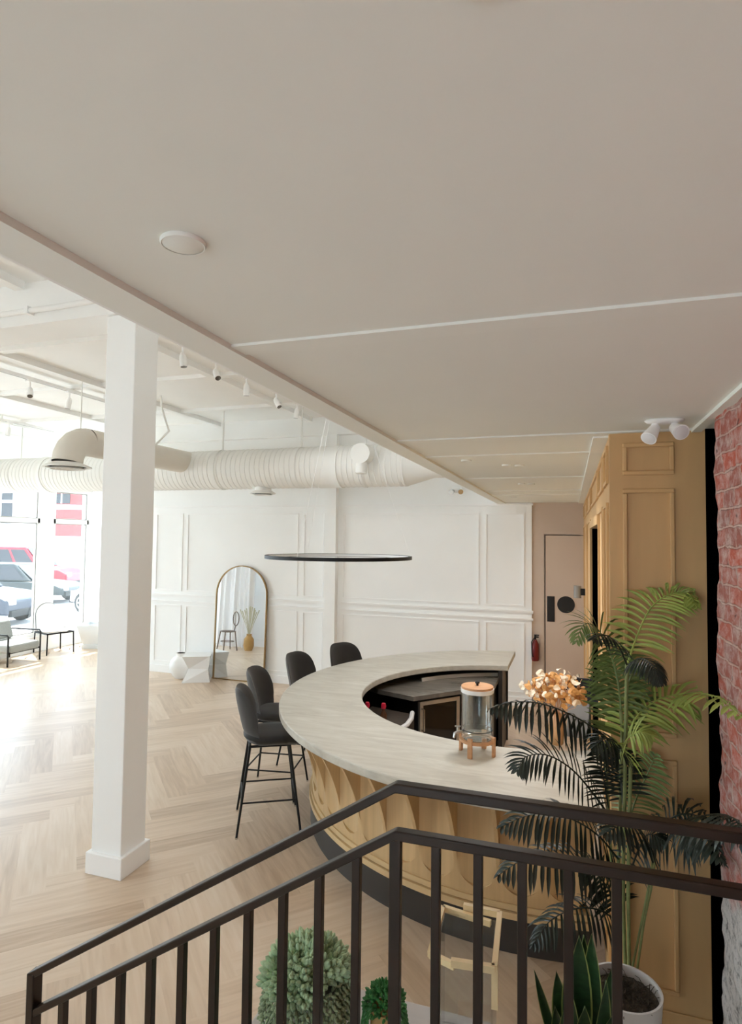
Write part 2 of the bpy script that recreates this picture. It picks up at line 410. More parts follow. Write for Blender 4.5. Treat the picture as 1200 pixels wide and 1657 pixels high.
# ---- walls
b = nb(); box(b, -7.45, -.553, YB, YB + .2, 0, CEIL + .4)
struct('wall_back', b, M['wall'])
b = nb(); box(b, -.553, 1.4, YB + .03, YB + .2, 0, SOF + .1); struct('wall_back', b, M['beige'])
b = nb(); box(b, -7.5, -7.45, YB, 11.6, 0, CEIL + .4); box(b, -11.1, -7.45, 11.6, 11.7, 0, CEIL + .4); struct('wall_back', b, M['wall'])
b = nb()
for (y0, y1) in ((-3.8, -3.3), (10.16, 10.53), (11.55, 11.7), (6.0, 7.8), (1.0, 2.6), (-3.8, -2.0)): box(b, XL - .05, XL + .05, y0, y1, 0, 3.6)  # unseen piers widened to hold back daylight from the room
box(b, XL - .1, XL + .1, -3.8, 11.7, 0, .32); box(b, XL - .1, XL + .1, -3.8, 11.7, 3.52, CEIL + .4)
struct('wall_left', b, M['wall'])
b = nb()
box(b, -11, -2.5, -3.9, -3.7, 0, CEIL + .4); box(b, -.5, 1.4, -3.9, -3.7, 0, CEIL + .4); box(b, -2.5, -.5, -3.9, -3.7, 0, .3); box(b, -2.5, -.5, -3.9, -3.7, 2.2, CEIL + .4)  # opening left for the added front window
struct('wall_front', b, M['wall'])
# windows: panes with a transom bar
def window(n, y0, y1, frames=True):
    b = nb()
    box(b, XL - .05, XL + .05, y0, y1, 2.74, 2.84); box(b, XL - .05, XL + .05, y0, y1, .32, .40); box(b, XL - .05, XL + .05, y0, y1, 3.45, 3.53)
    box(b, XL - .05, XL + .05, y0, y0 + .05, .4, 3.45); box(b, XL - .05, XL + .05, y1 - .05, y1, .4, 3.45)
    w = struct('window_%d' % n, b, M['trim'])
    b = nb()
    for ya, yb_, za, zb_ in ((y0 + .05, y1 - .05, .40, 2.74), (y0 + .05, y1 - .05, 2.84, 3.45)): strip_frame(b, 'x', XL + .03, ya, yb_, za, zb_, .018, .04)
    obj('gasket', b, M['grey'], w)
    b = nb(); box(b, XL - .006, XL + .006, y0 + .05, y1 - .05, .40, 2.74); box(b, XL - .006, XL + .006, y0 + .05, y1 - .05, 2.84, 3.45)
    obj('pane', b, M['pane'], w)
    return w
window(1, 10.53, 11.55); window(2, 7.8, 10.16); window(3, 2.6, 6.0); window(4, -2.0, 1.0)  # unseen stretches of glazing are sized for the daylight they let in
b = nb(); strip_frame(b, '+y', -3.83, -2.5, -.5, .3, 2.2, .05, .06); box(b, -1.53, -1.47, -3.83, -3.77, .3, 2.2); w5 = struct('window_5', b, M['trim'])  # unseen window added behind the viewer to brighten the right side
b = nb(); box(b, -2.45, -1.53, -3.805, -3.795, .35, 2.15); box(b, -1.47, -.55, -3.805, -3.795, .35, 2.15); obj('pane', b, M['pane'], w5)

# ---- brick wall on the right: a finely divided sheet with its own unevenness
def brick_wall():
    bm = nb(); ny, nz = 170, 110
    y0, y1, z0, z1 = -3.8, 3.0, 0, 3.06
    rnd = random.Random(5)
    def nz_(a, b): return sin(a * 13.1 + b * 7.7) * .5 + sin(a * 29.3 - b * 23.1) * .3 + sin(b * 61 + a * 41) * .2
    g = []
    for i in range(ny + 1):
        row = []
        for j in range(nz + 1):
            t = i / ny; t = 1 - (1 - t) ** 1.8
            y = y0 + (y1 - y0) * t; z = z0 + (z1 - z0) * j / nz
            x = .612 + .010 * nz_(y, z)
            if i == ny: y += .016 * nz_(z * 1.7, 3.3) + .01 * rnd.uniform(-1, 1)
            row.append(bm.verts.new((x, y, z)))
        g.append(row)
    for i in range(ny):
        for j in range(nz): bm.faces.new((g[i][j], g[i + 1][j], g[i + 1][j + 1], g[i][j + 1]))
    for j in range(nz):   # end face
        a, c = g[ny][j], g[ny][j + 1]
        bm.faces.new((a, c, bm.verts.new(c.co + V(.25, 0, 0)), bm.verts.new(a.co + V(.25, 0, 0))))
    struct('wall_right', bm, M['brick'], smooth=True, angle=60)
brick_wall()
# ---- wood panelled block (tan) with the dark doorway in its side
b = nb()
box(b, .193, .637, 3.354, 4.52, 0, SOF + .02)
box(b, .193, .637, 6.05, YB + .03, 0, SOF + .02)
box(b, .193, .637, 4.52, 6.05, 2.61, SOF + .02)
struct('wall_panel', b, M['tan'])
b = nb(); box(b, .60, .63, 4.5, 6.1, 0, 2.61); box(b, .637, 1.3, 3.36, 3.42, 0, SOF + .1); box(b, .84, .9, 2.9, 3.42, 0, SOF + .1); box(b, .196, .6, 4.52, 4.53, 0, 2.61); box(b, .196, .6, 6.03, 6.05, 0, 2.61)  # near-black sheets paint the darkness of gap and doorway, and block stray light
struct('wall_recess_shade', b, M['void'])
b = nb()
F = 3.354
for z0, z1 in ((2.835, 3.0), (1.53, 2.765), (.82, 1.42) if False else (1.20, 1.42), (.30, 1.10)):
    strip_frame(b, 'y', F, .256, .497, z0, z1, .022, .016)
box(b, .193, .637, F - .012, F, 0, .22)
struct('trim_1', b, M['tan'], bevel=.005)
b = nb()
xs_ = .193
for y0, y1 in ((3.41, 3.75), (3.88, 4.45), (6.2, 7.4), (7.6, 9.2)):
    for z0, z1 in ((2.80, 3.0), (1.53, 2.70) , (.30, 1.42)):
        strip_frame(b, 'x', xs_, y0, y1, z0, z1, .022, .014)
for y0, y1 in ((4.6, 5.95),): strip_frame(b, 'x', xs_, y0, y1, 2.80, 3.0, .022, .014)
box(b, xs_ - .004, xs_, 4.46, 4.52, 0, 2.68); box(b, xs_ - .02, xs_, 6.05, 6.12, 0, 2.68); box(b, xs_ - .02, xs_, 4.45, 6.12, 2.61, 2.68)
struct('trim_2', b, M['tan'], bevel=.004)

# ---- high ceiling with strips and girder
b = nb(); box(b, XL - .1, -1.0, -3.9, 11.7, CEIL, CEIL + .2); struct('ceiling', b, M['ceil'])
b = nb()
for x in (-4.2, -5.98, -7.8, -9.6):
    box(b, x - .05, x + .05, 4.9, 9.4, CEIL - .07, CEIL); box(b, x - .05, x + .05, -3.8, 3.66, CEIL - .07, CEIL)
for y in (2.2, 4.95, 6.5, 8.25): box(b, XL + .1, -1.05, y - .05, y + .05, CEIL - .05, CEIL)
struct('trim_3', b, M['ceil'])
b = nb(); box(b, XL + .1, -1.05, 3.70, 4.05, 4.185, CEIL); struct('ceiling_beam', b, M['ceil'])
# ledge high on the back wall
b = nb(); box(b, -7.45, -1.0, YB - .10, YB, 4.22, CEIL); struct('trim_4', b, M['ceil'])

# ---- low ceiling over bar and stairs
b = nb(); box(b, -1.05, 1.4, -3.9, YB + .2, SOF + .017, SOF + .12); struct('ceiling', b, M['soffit'])
b = nb(); box(b, -1.06, -1.05, -3.9, YB, SOF, CEIL); struct('wall_soffit', b, M['wall'])
b = nb()
box(b, -1.05, -.94, -3.9, YB, SOF, SOF + .017)
for y0, y1 in ((1.531, 1.613), (3.319, 3.415), (4.03, 4.09), (5.57, 5.64), (7.09, 7.15), (7.72, 8.0)):
    box(b, -.94, .118 if y0 > 3.4 else .60, y0, y1, SOF + .009, SOF + .017)
box(b, .118, .193, 3.415, YB, SOF, SOF + .017)
box(b, .575, .62, -3, 3.35, SOF, SOF + .017)
struct('trim_5', b, M['soffit_trim'])

# ---- column near the front, with its skirting; slim pilaster on the back wall
b = nb(); box(b, -3.385, -3.118, 3.728, 3.995, 0, 4.185); struct('column', b, M['wall'], bevel=.006)
b = nb(); box(b, -3.413, -3.09, 3.70, 4.023, 0, .155); struct('baseboard_column', b, M['trim'], bevel=.006)
b = nb(); box(b, -3.885, -3.69, YB - .12, YB, 0, 4.22); struct('column', b, M['wall'])

# ---- wainscot of the back wall
b = nb()
for z0, z1, d in ((3.02, 3.05, .03), (1.405, 1.43, .035), (1.385, 1.405, .018), (1.295, 1.315, .035), (1.275, 1.295, .018)):
    box(b, -7.45, -3.885, YB - d, YB, z0, z1); box(b, -3.62, -.53, YB - d, YB, z0, z1)
for x0, x1 in ((-7.315, -6.735), (-6.64, -4.42), (-4.32, -3.95), (-3.60, -1.345), (-1.25, -.66)):
    strip_frame(b, 'y', YB, x0, x1, 1.49, 2.905, .022, .016); strip_frame(b, 'y', YB, x0, x1, .19, 1.235, .022, .016)
struct('trim_6', b, M['trim'])
b = nb(); box(b, -7.45, -3.885, YB - .018, YB, 0, .13); box(b, -3.69, -.553, YB - .018, YB, 0, .13); struct('baseboard_back', b, M['trim'])

# ---- beige door in the alcove
b = nb(); box(b, -.352, .19, YB - .012, YB + .03, 0.01, 2.565)
d1 = struct('door_1', b, M['beige'])
b = nb(); strip_frame(b, 'y', YB + .03, -.43, .193, 0, 2.64, .055, .03); obj('door_frame', b, M['beige'], d1)
b = nb(); box(b, -.356, -.352, YB - .014, YB + .02, 0.01, 2.57); box(b, -.356, .19, YB - .014, YB + .02, 2.565, 2.571); obj('gap', b, M['void'], d1)  # near-black strips paint the shade in the door gap
b = nb(); box(b, -.33, -.222, YB - .02, YB - .012, 1.285, 1.66); obj('kick_plate', b, M['black'], d1)
b = nb(); cyl(b, (-.062, YB - .02, 1.545), .125, .008, 40, 'y'); obj('round_window', b, M['black'], d1, smooth=True)
b = nb(); 
lathe(b, [(.125, 0), (.130, 0), (.130, .012), (.125, .012), (.125, 0)], 40, (-.062, YB - .024, 1.545), 'y'); obj('window_ring', b, M['beige'], d1, smooth=True)

# ---- landing and stairs that the railing stands on (below the picture)
b = nb(); box(b, -.46, .60, -.4, 1.66, .78, .86)
for i in range(4): box(b, -.46 - .28 * (i + 1), -.43 - .28 * i, .45, 1.66, .86 - .172 * (i + 1) - .05, .86 - .172 * (i + 1))
for y in (.5, 1.58): bar(b, (-1.72, y, .0), (-.44, y, .74), .05, .12)
for x, y in ((-.40, 1.58), (.54, 1.58), (-.40, -.3), (.54, -.3)): box(b, x - .04, x + .04, y - .04, y + .04, 0, .78)
struct('stair_landing', b, M['soffit'])

# ================================================================== OUTDOORS
b = nb(); box(b, -90, -11.0, -40, 80, -.35, -.15); struct('ground', b, M['asphalt'])
b = nb(); box(b, -14.5, -11.05, -40, 60, -.15, -.02); struct('ground', b, M['pave'])
def ray_pt(px, py, w):   # a point in the place, w metres in front of the viewer
    return V(0, 0, CAM_H) + w * (fw + (px - 600) / F_PX * rt - (py - 828.5) / F_PX * up)
def car(name, label, cat, loc, rz, paint, L=4.6, H=1.45, suv=False, pick=False):
    t = thing(name, label, cat, loc, rz)
    hl = L / 2; hb = H * .56 if not suv else H * .55
    prof = [(-hl, .32), (-hl + .02, hb * .75), (-hl + .1, hb * .95), (-hl * .55, hb), (hl * .42, hb), (hl * .82, hb * .9), (hl - .04, hb * .72), (hl, .34)]
    b = nb(); mx = Matrix.Rotation(pi / 2, 4, 'X')
    prism(b, [(x, z) for x, z in prof], -.88, .88, mx); obj('body', b, paint, t, bevel=.06)
    top = H; rear = -hl * (.92 if suv else .78)
    gl = [(rear, hb), (rear + (.12 if suv else .5), top), (hl * .12, top), (hl * .45, hb)]
    b = nb(); lo = [b.verts.new((x, s * .82, z)) if z == hb else b.verts.new((x, s * .66, z)) for s in (-1, 1) for x, z in gl]
    n = 4
    b.faces.new(lo[:4]); b.faces.new(lo[4:])
    for i in range(4): b.faces.new((lo[i], lo[(i + 1) % 4], lo[4 + (i + 1) % 4], lo[4 + i]))
    cab = obj('cabin', b, paint, t, bevel=.05)
    b = nb()
    def ip(f, g, s, off=.012):
        x0 = gl[0][0] + (gl[3][0] - gl[0][0]) * f; x1 = gl[1][0] + (gl[2][0] - gl[1][0]) * f
        return V(x0 + (x1 - x0) * g, s * (.82 + (.66 - .82) * g + off), hb + (top - hb) * g)
    for s in (-1, 1):
        for f0, f1 in (((.05, .36), (.4, .66), (.7, .95)) if suv else ((.06, .46), (.52, .94))):
            q = [b.verts.new(ip(f, g, s)) for f, g in ((f0, .1), (f1, .1), (f1, .86), (f0, .86))]; b.faces.new(q)
    q = [b.verts.new(V(x, y, z)) for x, y, z in ((gl[3][0] - .02, -.7, hb + .05), (gl[3][0] - .02, .7, hb + .05), (gl[2][0] + .06, .58, top - .06), (gl[2][0] + .06, -.58, top - .06))]
    for v in q: v.co.x += .03
    b.faces.new(q); obj('window', b, M['darkglass'], cab)
    for x in (-hl * .6, hl * .68):
        for s in (-1, 1):
            b = nb(); cyl(b, (x, s * .9 - (.1 if s > 0 else .12) + (0 if s > 0 else .0), .34), .34, .22, 28, 'y')
            wh = obj('wheel', b, M['tyre'], t, smooth=True)
            b = nb(); yy = s * .9 + (.125 if s > 0 else -.125)
            for k in range(6):
                a = 2 * pi * k / 6; bar(b, (x, yy, .34), (x + .2 * cos(a), yy, .34 + .2 * sin(a)), .06, .02, (0, 1, 0))
            lathe(b, [(.19, -.01), (.235, -.01), (.235, .012), (.19, .012), (.19, -.01)], 28, (x, yy, .34), 'y')
            obj('rim', b, M['chrome'], wh)
    for y_ in (-.8, .55):
        b = nb(); box(b, hl - .1, hl + .02, y_, y_ + .25, hb * .62, hb * .78); obj('headlight', b, M['bead'], t)
    b = nb(); box(b, hl - .05, hl + .06, -.8, .8, .3, .48); obj('bumper', b, M['tyre'], t)
    return t
face = atan2(rt.y, rt.x)
def gp(px, w):
    p = ray_pt(px, 890, w); return (p.x, p.y, -.15)
car('car', 'black car parked in the street beyond the window', 'car', gp(30, 24), face - .06, M['carblack'], 4.8, 1.5)
car('car', 'red car parked in the street behind the black car', 'car', gp(44, 29), face - .05, M['carred'], 5.0, 2.05, suv=True)
car('car', 'dark blue car at the left edge of the window, nearest to it', 'car', gp(-74, 18), face - .05, M['carblue'], 4.6, 1.85)
car('car', 'white car at the right of the window, half hidden by its frame', 'car', gp(228, 21), face + pi - .35, M['carwhite'], 4.5, 1.6)
def building(name, label, px0, px1, w, h, m, wins, extra=None, z0=-.15):
    a, c = ray_pt(px0, 880, w), ray_pt(px1, 880, w)
    t = thing(name, label, 'building', (a.x, a.y, z0), atan2(c.y - a.y, c.x - a.x))
    L = hypot(c.x - a.x, c.y - a.y)
    b = nb(); box(b, 0, L, 0, 3, 0, h); obj('wall', b, m, t)
    for (f0, f1, z_0, z_1, arch) in wins:
        b = nb(); x0, x1 = f0 * L, f1 * L
        poly = [(x0, z_0), (x1, z_0), (x1, z_1)]
        if arch: poly += [((x0 + x1) / 2 + (x1 - x0) / 2 * cos(k * pi / 10), z_1 + (x1 - x0) / 2 * sin(k * pi / 10)) for k in range(1, 10)]
        poly += [(x0, z_1)]
        prism(b, poly, 0, .06, Matrix.Rotation(pi / 2, 4, 'X')); wi = obj('window', b, M['darkglass'], t)
        b = nb(); box(b, (x0 + x1) / 2 - .05, (x0 + x1) / 2 + .05, -.1, -.055, z_0, z_1 + ((x1 - x0) / 2 if arch else 0))
        if arch: box(b, x0, x1, -.1, -.055, z_1 - .06, z_1 + .06)
        obj('mullion', b, M['whitefacade'], wi)
    if extra: extra(t, L)
    return t
building('street_building', 'white building with an arched window across the street', -160, 76, 49, 12, M['whitefacade'],
         [(.60, .755, 3.5, 5.17, False), (.60, .755, 5.4, 6.2, True)])
def band(t, L):
    b = nb(); box(b, 0, L, -.05, 0, 4.55, 4.9); obj('stone_band', b, M['whitefacade'], t)
    b = nb(); box(b, 0, L, -.05, 0, 0, 2.5); obj('stone_base', b, M['whitefacade'], t)
    b = nb(); box(b, .06 * L, .15 * L, -.3, 0, 5.8, 8.5); obj('bay', b, M['taupe'], t)
building('brick_street_building', 'red brick building with a white band seen through the right window', 78, 300, 46, 10, M['brickfar'],
         [(.03, .15, 5.0, 5.75, False), (.26, .34, 5.1, 6.7, False), (.5, .62, 5.1, 6.7, False)], band)

# ================================================================== BAR
BC = V(-.31, 5.94, 0); R_OUT = 2.38; IC = (-.507, 5.897); R_IN = 1.4276
ZT = 1.02
def arc(c, r, a0, a1, n): return [(c[0] + r * cos(a0 + (a1 - a0) * i / n), c[1] + r * sin(a0 + (a1 - a0) * i / n)) for i in range(n + 1)]
bar_t = thing('bar_counter', 'large curved bar with pale stone top and carved oak front', 'bar', (BC.x, BC.y, 0))
XE, XN = -.694, .185       # far end cut and near end
aF = math.acos((XE - BC.x) / R_OUT); aN = 2 * pi - math.acos((XN - BC.x) / R_OUT)
iF = math.acos((XE - IC[0]) / R_IN); iN = 2 * pi - math.acos((XN - IC[0]) / R_IN)
poly = arc((BC.x, BC.y), R_OUT, aF, aN, 96) + arc(IC, R_IN, iN, iF, 80)
b = nb()
outer = arc((0, 0), R_OUT, aF, aN, 96); inner = [(x - BC.x, y - BC.y) for x, y in arc(IC, R_IN, iF, iN, 96)]
T = .062
top_o = [b.verts.new((x, y, ZT)) for x, y in outer]; top_i = [b.verts.new((x, y, ZT)) for x, y in inner]
bo_o = [b.verts.new((x, y, ZT - T)) for x, y in outer]; bo_i = [b.verts.new((x, y, ZT - T)) for x, y in inner]
for i in range(96):
    b.faces.new((top_o[i], top_o[i + 1], top_i[i + 1], top_i[i])); b.faces.new((bo_o[i], bo_i[i], bo_i[i + 1], bo_o[i + 1]))
    b.faces.new((top_o[i], bo_o[i], bo_o[i + 1], top_o[i + 1])); b.faces.new((top_i[i], top_i[i + 1], bo_i[i + 1], bo_i[i]))
for i in (0, 96): b.faces.new((top_o[i], top_i[i], bo_i[i], bo_o[i]))
obj('countertop', b, M['stone'], bar_t, smooth=True, bevel=.008, angle=30)
# fluted flaring front: a trumpet-shaped body scooped by upright round channels
def flare(z): return 2.072 + .225 * max(0, (z - .36) / .60) ** 1.8
A_FAR, A_NEAR = radians(103), 2 * pi - radians(78.3)
def fluted():
    bm = nb(); nc = 24; pit = (A_NEAR - A_FAR) / nc; half = pit / 2 * 2.1; zb = .335; r = half - .012
    zs = [.285, .31, zb] + [zb + r * (1 - cos(pi / 2 * k / 12)) for k in range(1, 13)]
    z1 = zs[-1]; zs += [z1 + (ZT - T - z1) * k / 26 for k in range(1, 27)]
    cols = [('o', -1, 1.0), ('o', -1, .5), ('o', -1, 0.0)] + [('i', q / 6 - 1, 0) for q in range(13)] + [('o', 1, 0.0), ('o', 1, .5)]
    g = []
    for c in range(nc):
        ac = A_FAR + pit * (c + .5)
        for kind, q, f in cols:
            col = []
            for z in zs:
                hw = 0.0 if z <= zb else (r * sqrt(max(0, 1 - ((zb + r - z) / r) ** 2)) if z < zb + r else r)
                if kind == 'o': lat = q * (hw + (half - hw) * f); R_ = flare(z)
                else: lat = q * hw; R_ = min(flare(z), 2.05 + .035 * (lat / r) ** 2) if z > zb else flare(z)
                a = ac + lat / 2.1
                col.append(bm.verts.new((R_ * cos(a), R_ * sin(a), z)))
            g.append(col)
    for p, q in zip(g, g[1:]):
        for j in range(len(zs) - 1): bm.faces.new((p[j], q[j], q[j + 1], p[j + 1]))
    bmesh.ops.remove_doubles(bm, verts=bm.verts, dist=1e-5)
    obj('fluted_front', bm, M['oak'], bar_t, smooth=True, angle=28)
fluted()
def ring_wall(name, rad, z0, z1, m, a0=radians(103), a1=2 * pi - radians(78.3), th=.03, n=96, bev=0):
    bm = nb(); rows = []
    for i in range(n + 1):
        a = a0 + (a1 - a0) * i / n
        rows.append([bm.verts.new((r * cos(a), r * sin(a), z)) for r, z in ((rad, z0), (rad, z1), (rad - th, z1), (rad - th, z0))])
    for p, q in zip(rows, rows[1:]):
        for k in range(4): bm.faces.new((p[k], p[(k + 1) % 4], q[(k + 1) % 4], q[k]))
    bm.faces.new(rows[0]); bm.faces.new(rows[-1][::-1])
    return obj(name, bm, m, bar_t, smooth=True, angle=30)
ring_wall('base_moulding', 2.10, .205, .245, M['oak_trim'], th=.1)
ring_wall('base_moulding', 2.085, .25, .285, M['oak_trim'], th=.1)
ring_wall('toe_kick', 2.085, 0, .205, M['toe'], th=.08)
ring_wall('inner_lining', 1.96, 0, ZT - T, M['black'], th=.03)
b = nb(); box(b, -.50, -.455, 1.40, 2.03, 0, ZT - T); obj('end_panel', b, M['toe'], bar_t)

# ---- under-bar work counter, fridge, ice bin
wc = thing('work_counter', 'dark stone work counter inside the curved bar', 'worktop', (0, 0, 0))
wpoly = [(-1.98, 6.32), (-1.545, 6.17), (-1.14, 6.62), (-.81, 6.72), (-.81, 7.55)] + [(BC.x + 1.92 * cos(a), BC.y + 1.92 * sin(a)) for a in [radians(x) for x in (106, 118, 130, 142, 154, 165)]]
b = nb(); prism(b, wpoly, .815, .86); obj('top', b, mat('dark_honed_stone', srgb(112, 107, 100), .22, noise=((3, 12, 3), .3)), wc)
b = nb(); pts = [(BC.x + 1.60 * cos(a), BC.y + 1.60 * sin(a)) for a in [radians(109 + k * 4) for k in range(10)]]
for p, q in zip(pts, pts[1:]): bar(b, (p[0], p[1], .880), (q[0], q[1], .880), .012, .04)
obj('backsplash', b, mat('satin_grey_panel', srgb(196, 190, 182), .25, noise=((3, 3, 20), .25)), wc)
b = nb(); prism(b, [(-.84, 6.78), (-.84, 7.5), (-1.2, 7.6), (-1.16, 6.72)], 0, .815); obj('base_cabinet', b, M['black'], wc)
ang = atan2(6.62 - 6.17, -1.14 + 1.545)
fr = thing('bar_fridge', 'black glass-door fridge with steel frame under the work counter', 'fridge', (-1.50, 6.24, 0), ang)
b = nb(); box(b, 0, .54, 0.03, .5, .02, .80); obj('body', b, M['black'], fr)
b = nb(); strip_frame(b, 'y', .03, .01, .53, .08, .79, .04, .03); dr = obj('door', b, M['steel'], fr)
b = nb(); box(b, .05, .49, .012, .02, .12, .75); obj('pane', b, mat('black_glass', srgb(14, 14, 15), .08), dr)
b = nb(); tube(b, [(.03, -.002, .5), (.03, -.045, .5), (.03, -.045, .72), (.03, -.002, .72)], .009, 8); obj('handle', b, M['chrome'], dr, smooth=True)
ib = thing('ice_bin', 'dark bar sink cabinet with pale curved rim beside the fridge', 'cabinet', (0, 0, 0))
b = nb(); prism(b, [(-2.02, 5.5), (-1.88, 5.32), (-1.62, 5.46), (-1.52, 5.75), (-1.52, 6.10), (-2.02, 6.24)], 0, .70); obj('body', b, mat('dark_walnut', srgb(58, 48, 40), .5, noise=((20, 20, 3), .2)), ib)
b = nb(); tube(b, [(-1.60, 5.42, .715), (-1.52, 5.52, .715), (-1.49, 5.70, .715), (-1.50, 5.90, .715), (-1.54, 6.10, .715)], .024, 8); obj('rim', b, M['bead'], ib, smooth=True)
def bottle(loc, label, cap):
    t = thing('bottle', label, 'bottle', loc, 0, 'red topped bottles behind the bar')
    b = nb(); lathe(b, [(0, 0), (.034, 0), (.036, .01), (.036, .09), (.014, .13), (.014, .15), (0, .15)], 16); obj('body', b, cap, t, smooth=True)
    b = nb(); lathe(b, [(0, .148), (.02, .148), (.026, .17), (.018, .2), (0, .205)], 14); obj('cap', b, M['redcap'], t, smooth=True)
bottle((-1.88, 5.66, .702), 'white bottle with red cap, the left of two behind the bar', M['porcelain'])
bottle((-1.72, 5.68, .702), 'brown bottle with red cap, the right of two behind the bar', mat('brown_glass', srgb(84, 54, 36), .2))
t = thing('bowl', 'white bowl behind the bar beside the red capped bottles', 'bowl', (-1.76, 5.53, .702))
b = nb(); lathe(b, [(0, 0), (.04, 0), (.07, .05), (.078, .09), (.072, .09), (.06, .05), (0, .015)], 24); obj('bowl', b, M['porcelain'], t, smooth=True)

# ---- water dispenser on the bar
dp = thing('water_dispenser', 'glass water dispenser with wooden lid on wooden stand', 'dispenser', (-.615, 4.27, ZT), radians(12))
st = nb(); lathe(st, [(.098, .088), (.122, .088), (.122, .106), (.098, .106), (.098, .088)], 40)
stn = obj('stand', st, M['dispwood'], dp, smooth=True)
for k in range(4):
    a = radians(45 + 90 * k + 18); b = nb()
    box(b, .112, .130, -.016, .016, 0, .13, Matrix.Rotation(a, 4, 'Z')); obj('leg', b, M['dispwood'], stn, bevel=.002)
b = nb(); lathe(b, [(0, .108), (.095, .108), (.108, .118), (.110, .14), (.110, .425), (.104, .425), (.104, .15), (.095, .135), (0, .132)], 48); jar = obj('jar', b, M['glass'], dp, smooth=True)
b = nb(); lathe(b, [(.1045, .165), (.1055, .165), (.1055, .172), (.1045, .172), (.1045, .165)], 48); obj('water_line', b, M['black'], jar)
b = nb(); lathe(b, [(0, .42), (.112, .42), (.114, .43), (.114, .448), (0, .448)], 48); lid_ring = obj('lid', b, M['porcelain'], dp, smooth=True)
b = nb(); lathe(b, [(0, .448), (.110, .448), (.110, .462), (.106, .465), (0, .465)], 48); obj('lid_plate', b, M['dispwood'], lid_ring, smooth=True)
b = nb(); lathe(b, [(0, .465), (.008, .465), (.008, .475), (.017, .483), (.013, .493), (0, .495)], 20); obj('knob', b, M['black'], lid_ring, smooth=True)
b = nb(); tube(b, [(-.100, -.03, .155), (-.135, -.04, .155), (-.155, -.045, .145), (-.160, -.046, .115)], [.010, .011, .010, .009], 12); cyl(b, (-.135, -.04, .155), .006, .035, 10); box(b, -.155, -.115, -.044, -.036, .188, .196)
obj('tap', b, M['chrome'], dp, smooth=True)

# ---- vase of dried leaves and the till on the near end of the bar
fv = thing('flower_vase', 'vase of apricot and cream dried leaves on the bar behind the palm', 'vase', (-.10, 4.95 - .28, ZT))
b = nb(); lathe(b, [(0, 0), (.045, 0), (.05, .01), (.056, .12), (.04, .2), (.036, .22), (.03, .22), (.034, .2), (.045, .12), (.04, .015), (0, .012)], 28); obj('vase', b, mat('peach_glass', srgb(222, 176, 128), .15, noise=((20, 20, 20), .1)), fv, smooth=True)
def leaf_disc(bm, c, r, nrm, tw):
    nrm = nrm.normalized(); s, u = frame_axes(nrm); q = Quaternion(nrm, tw); s.rotate(q); u.rotate(q)
    ctr = bm.verts.new(c + nrm * r * .12); n = 10; rim = []
    for j in range(n):
        a = 2 * pi * j / n; rr = r * (1 + .25 * (cos(a) > .8)); rim.append(bm.verts.new(c + s * rr * cos(a) + u * rr * .8 * sin(a) + nrm * r * .25 * cos(2 * a + tw)))
    for j in range(n): bm.faces.new((ctr, rim[j], rim[(j + 1) % n]))
rl = random.Random(3)
b = nb()
for i in range(26):
    a = rl.uniform(0, 2 * pi); r = rl.uniform(.05, .22); h = rl.uniform(.3, .5)
    tube(b, [(0, 0, .03), (r * .3 * cos(a), r * .3 * sin(a), .24), (r * cos(a), r * sin(a), h)], .002, 5)
obj('stem', b, M['dispwood'], fv)
for nm, mm, cnt in (('petal', M['petal_o'], 170), ('petal', M['petal_w'], 75)):
    b = nb()
    for i in range(cnt):
        a = rl.uniform(0, 2 * pi); e = rl.uniform(-.25, 1.3); rr = .205 * rl.uniform(.55, 1.12)
        c = V(rr * cos(a) * cos(e), rr * .8 * sin(a) * cos(e), .34 + rr * .75 * sin(e))
        if mm is M['petal_w']: c.z += .03; c.x *= 1.1
        leaf_disc(b, c, rl.uniform(.014, .030), V(c.x, c.y - .12, (c.z - .3)) + V(rl.uniform(-.2, .2), rl.uniform(-.2, .1), rl.uniform(-.2, .2)), rl.uniform(0, 6))
    pe = obj(nm, b, mm, fv); pe['kind'] = 'stuff'
    pe['label'] = 'apricot round dried leaves' if mm is M['petal_o'] else 'cream round dried leaves'
till = thing('till_monitor', 'black screen on grey stand behind the dried leaf vase', 'monitor', (.06, 4.95, ZT), radians(-8))
b = nb(); box(b, -.14, .14, -.012, .012, .22, .42, Matrix.Rotation(radians(-12), 4, 'X')); obj('screen', b, M['black'], till, bevel=.006)
b = nb(); prism(b, [(-.12, 0), (.06, 0), (.02, .25), (-.02, .25)], -.08, .08, Matrix.Translation((0, .02, 0)) @ Matrix.Rotation(pi / 2, 4, 'Z') @ Matrix.Rotation(pi / 2, 4, 'X')); obj('stand', b, M['grey'], till, bevel=.008)

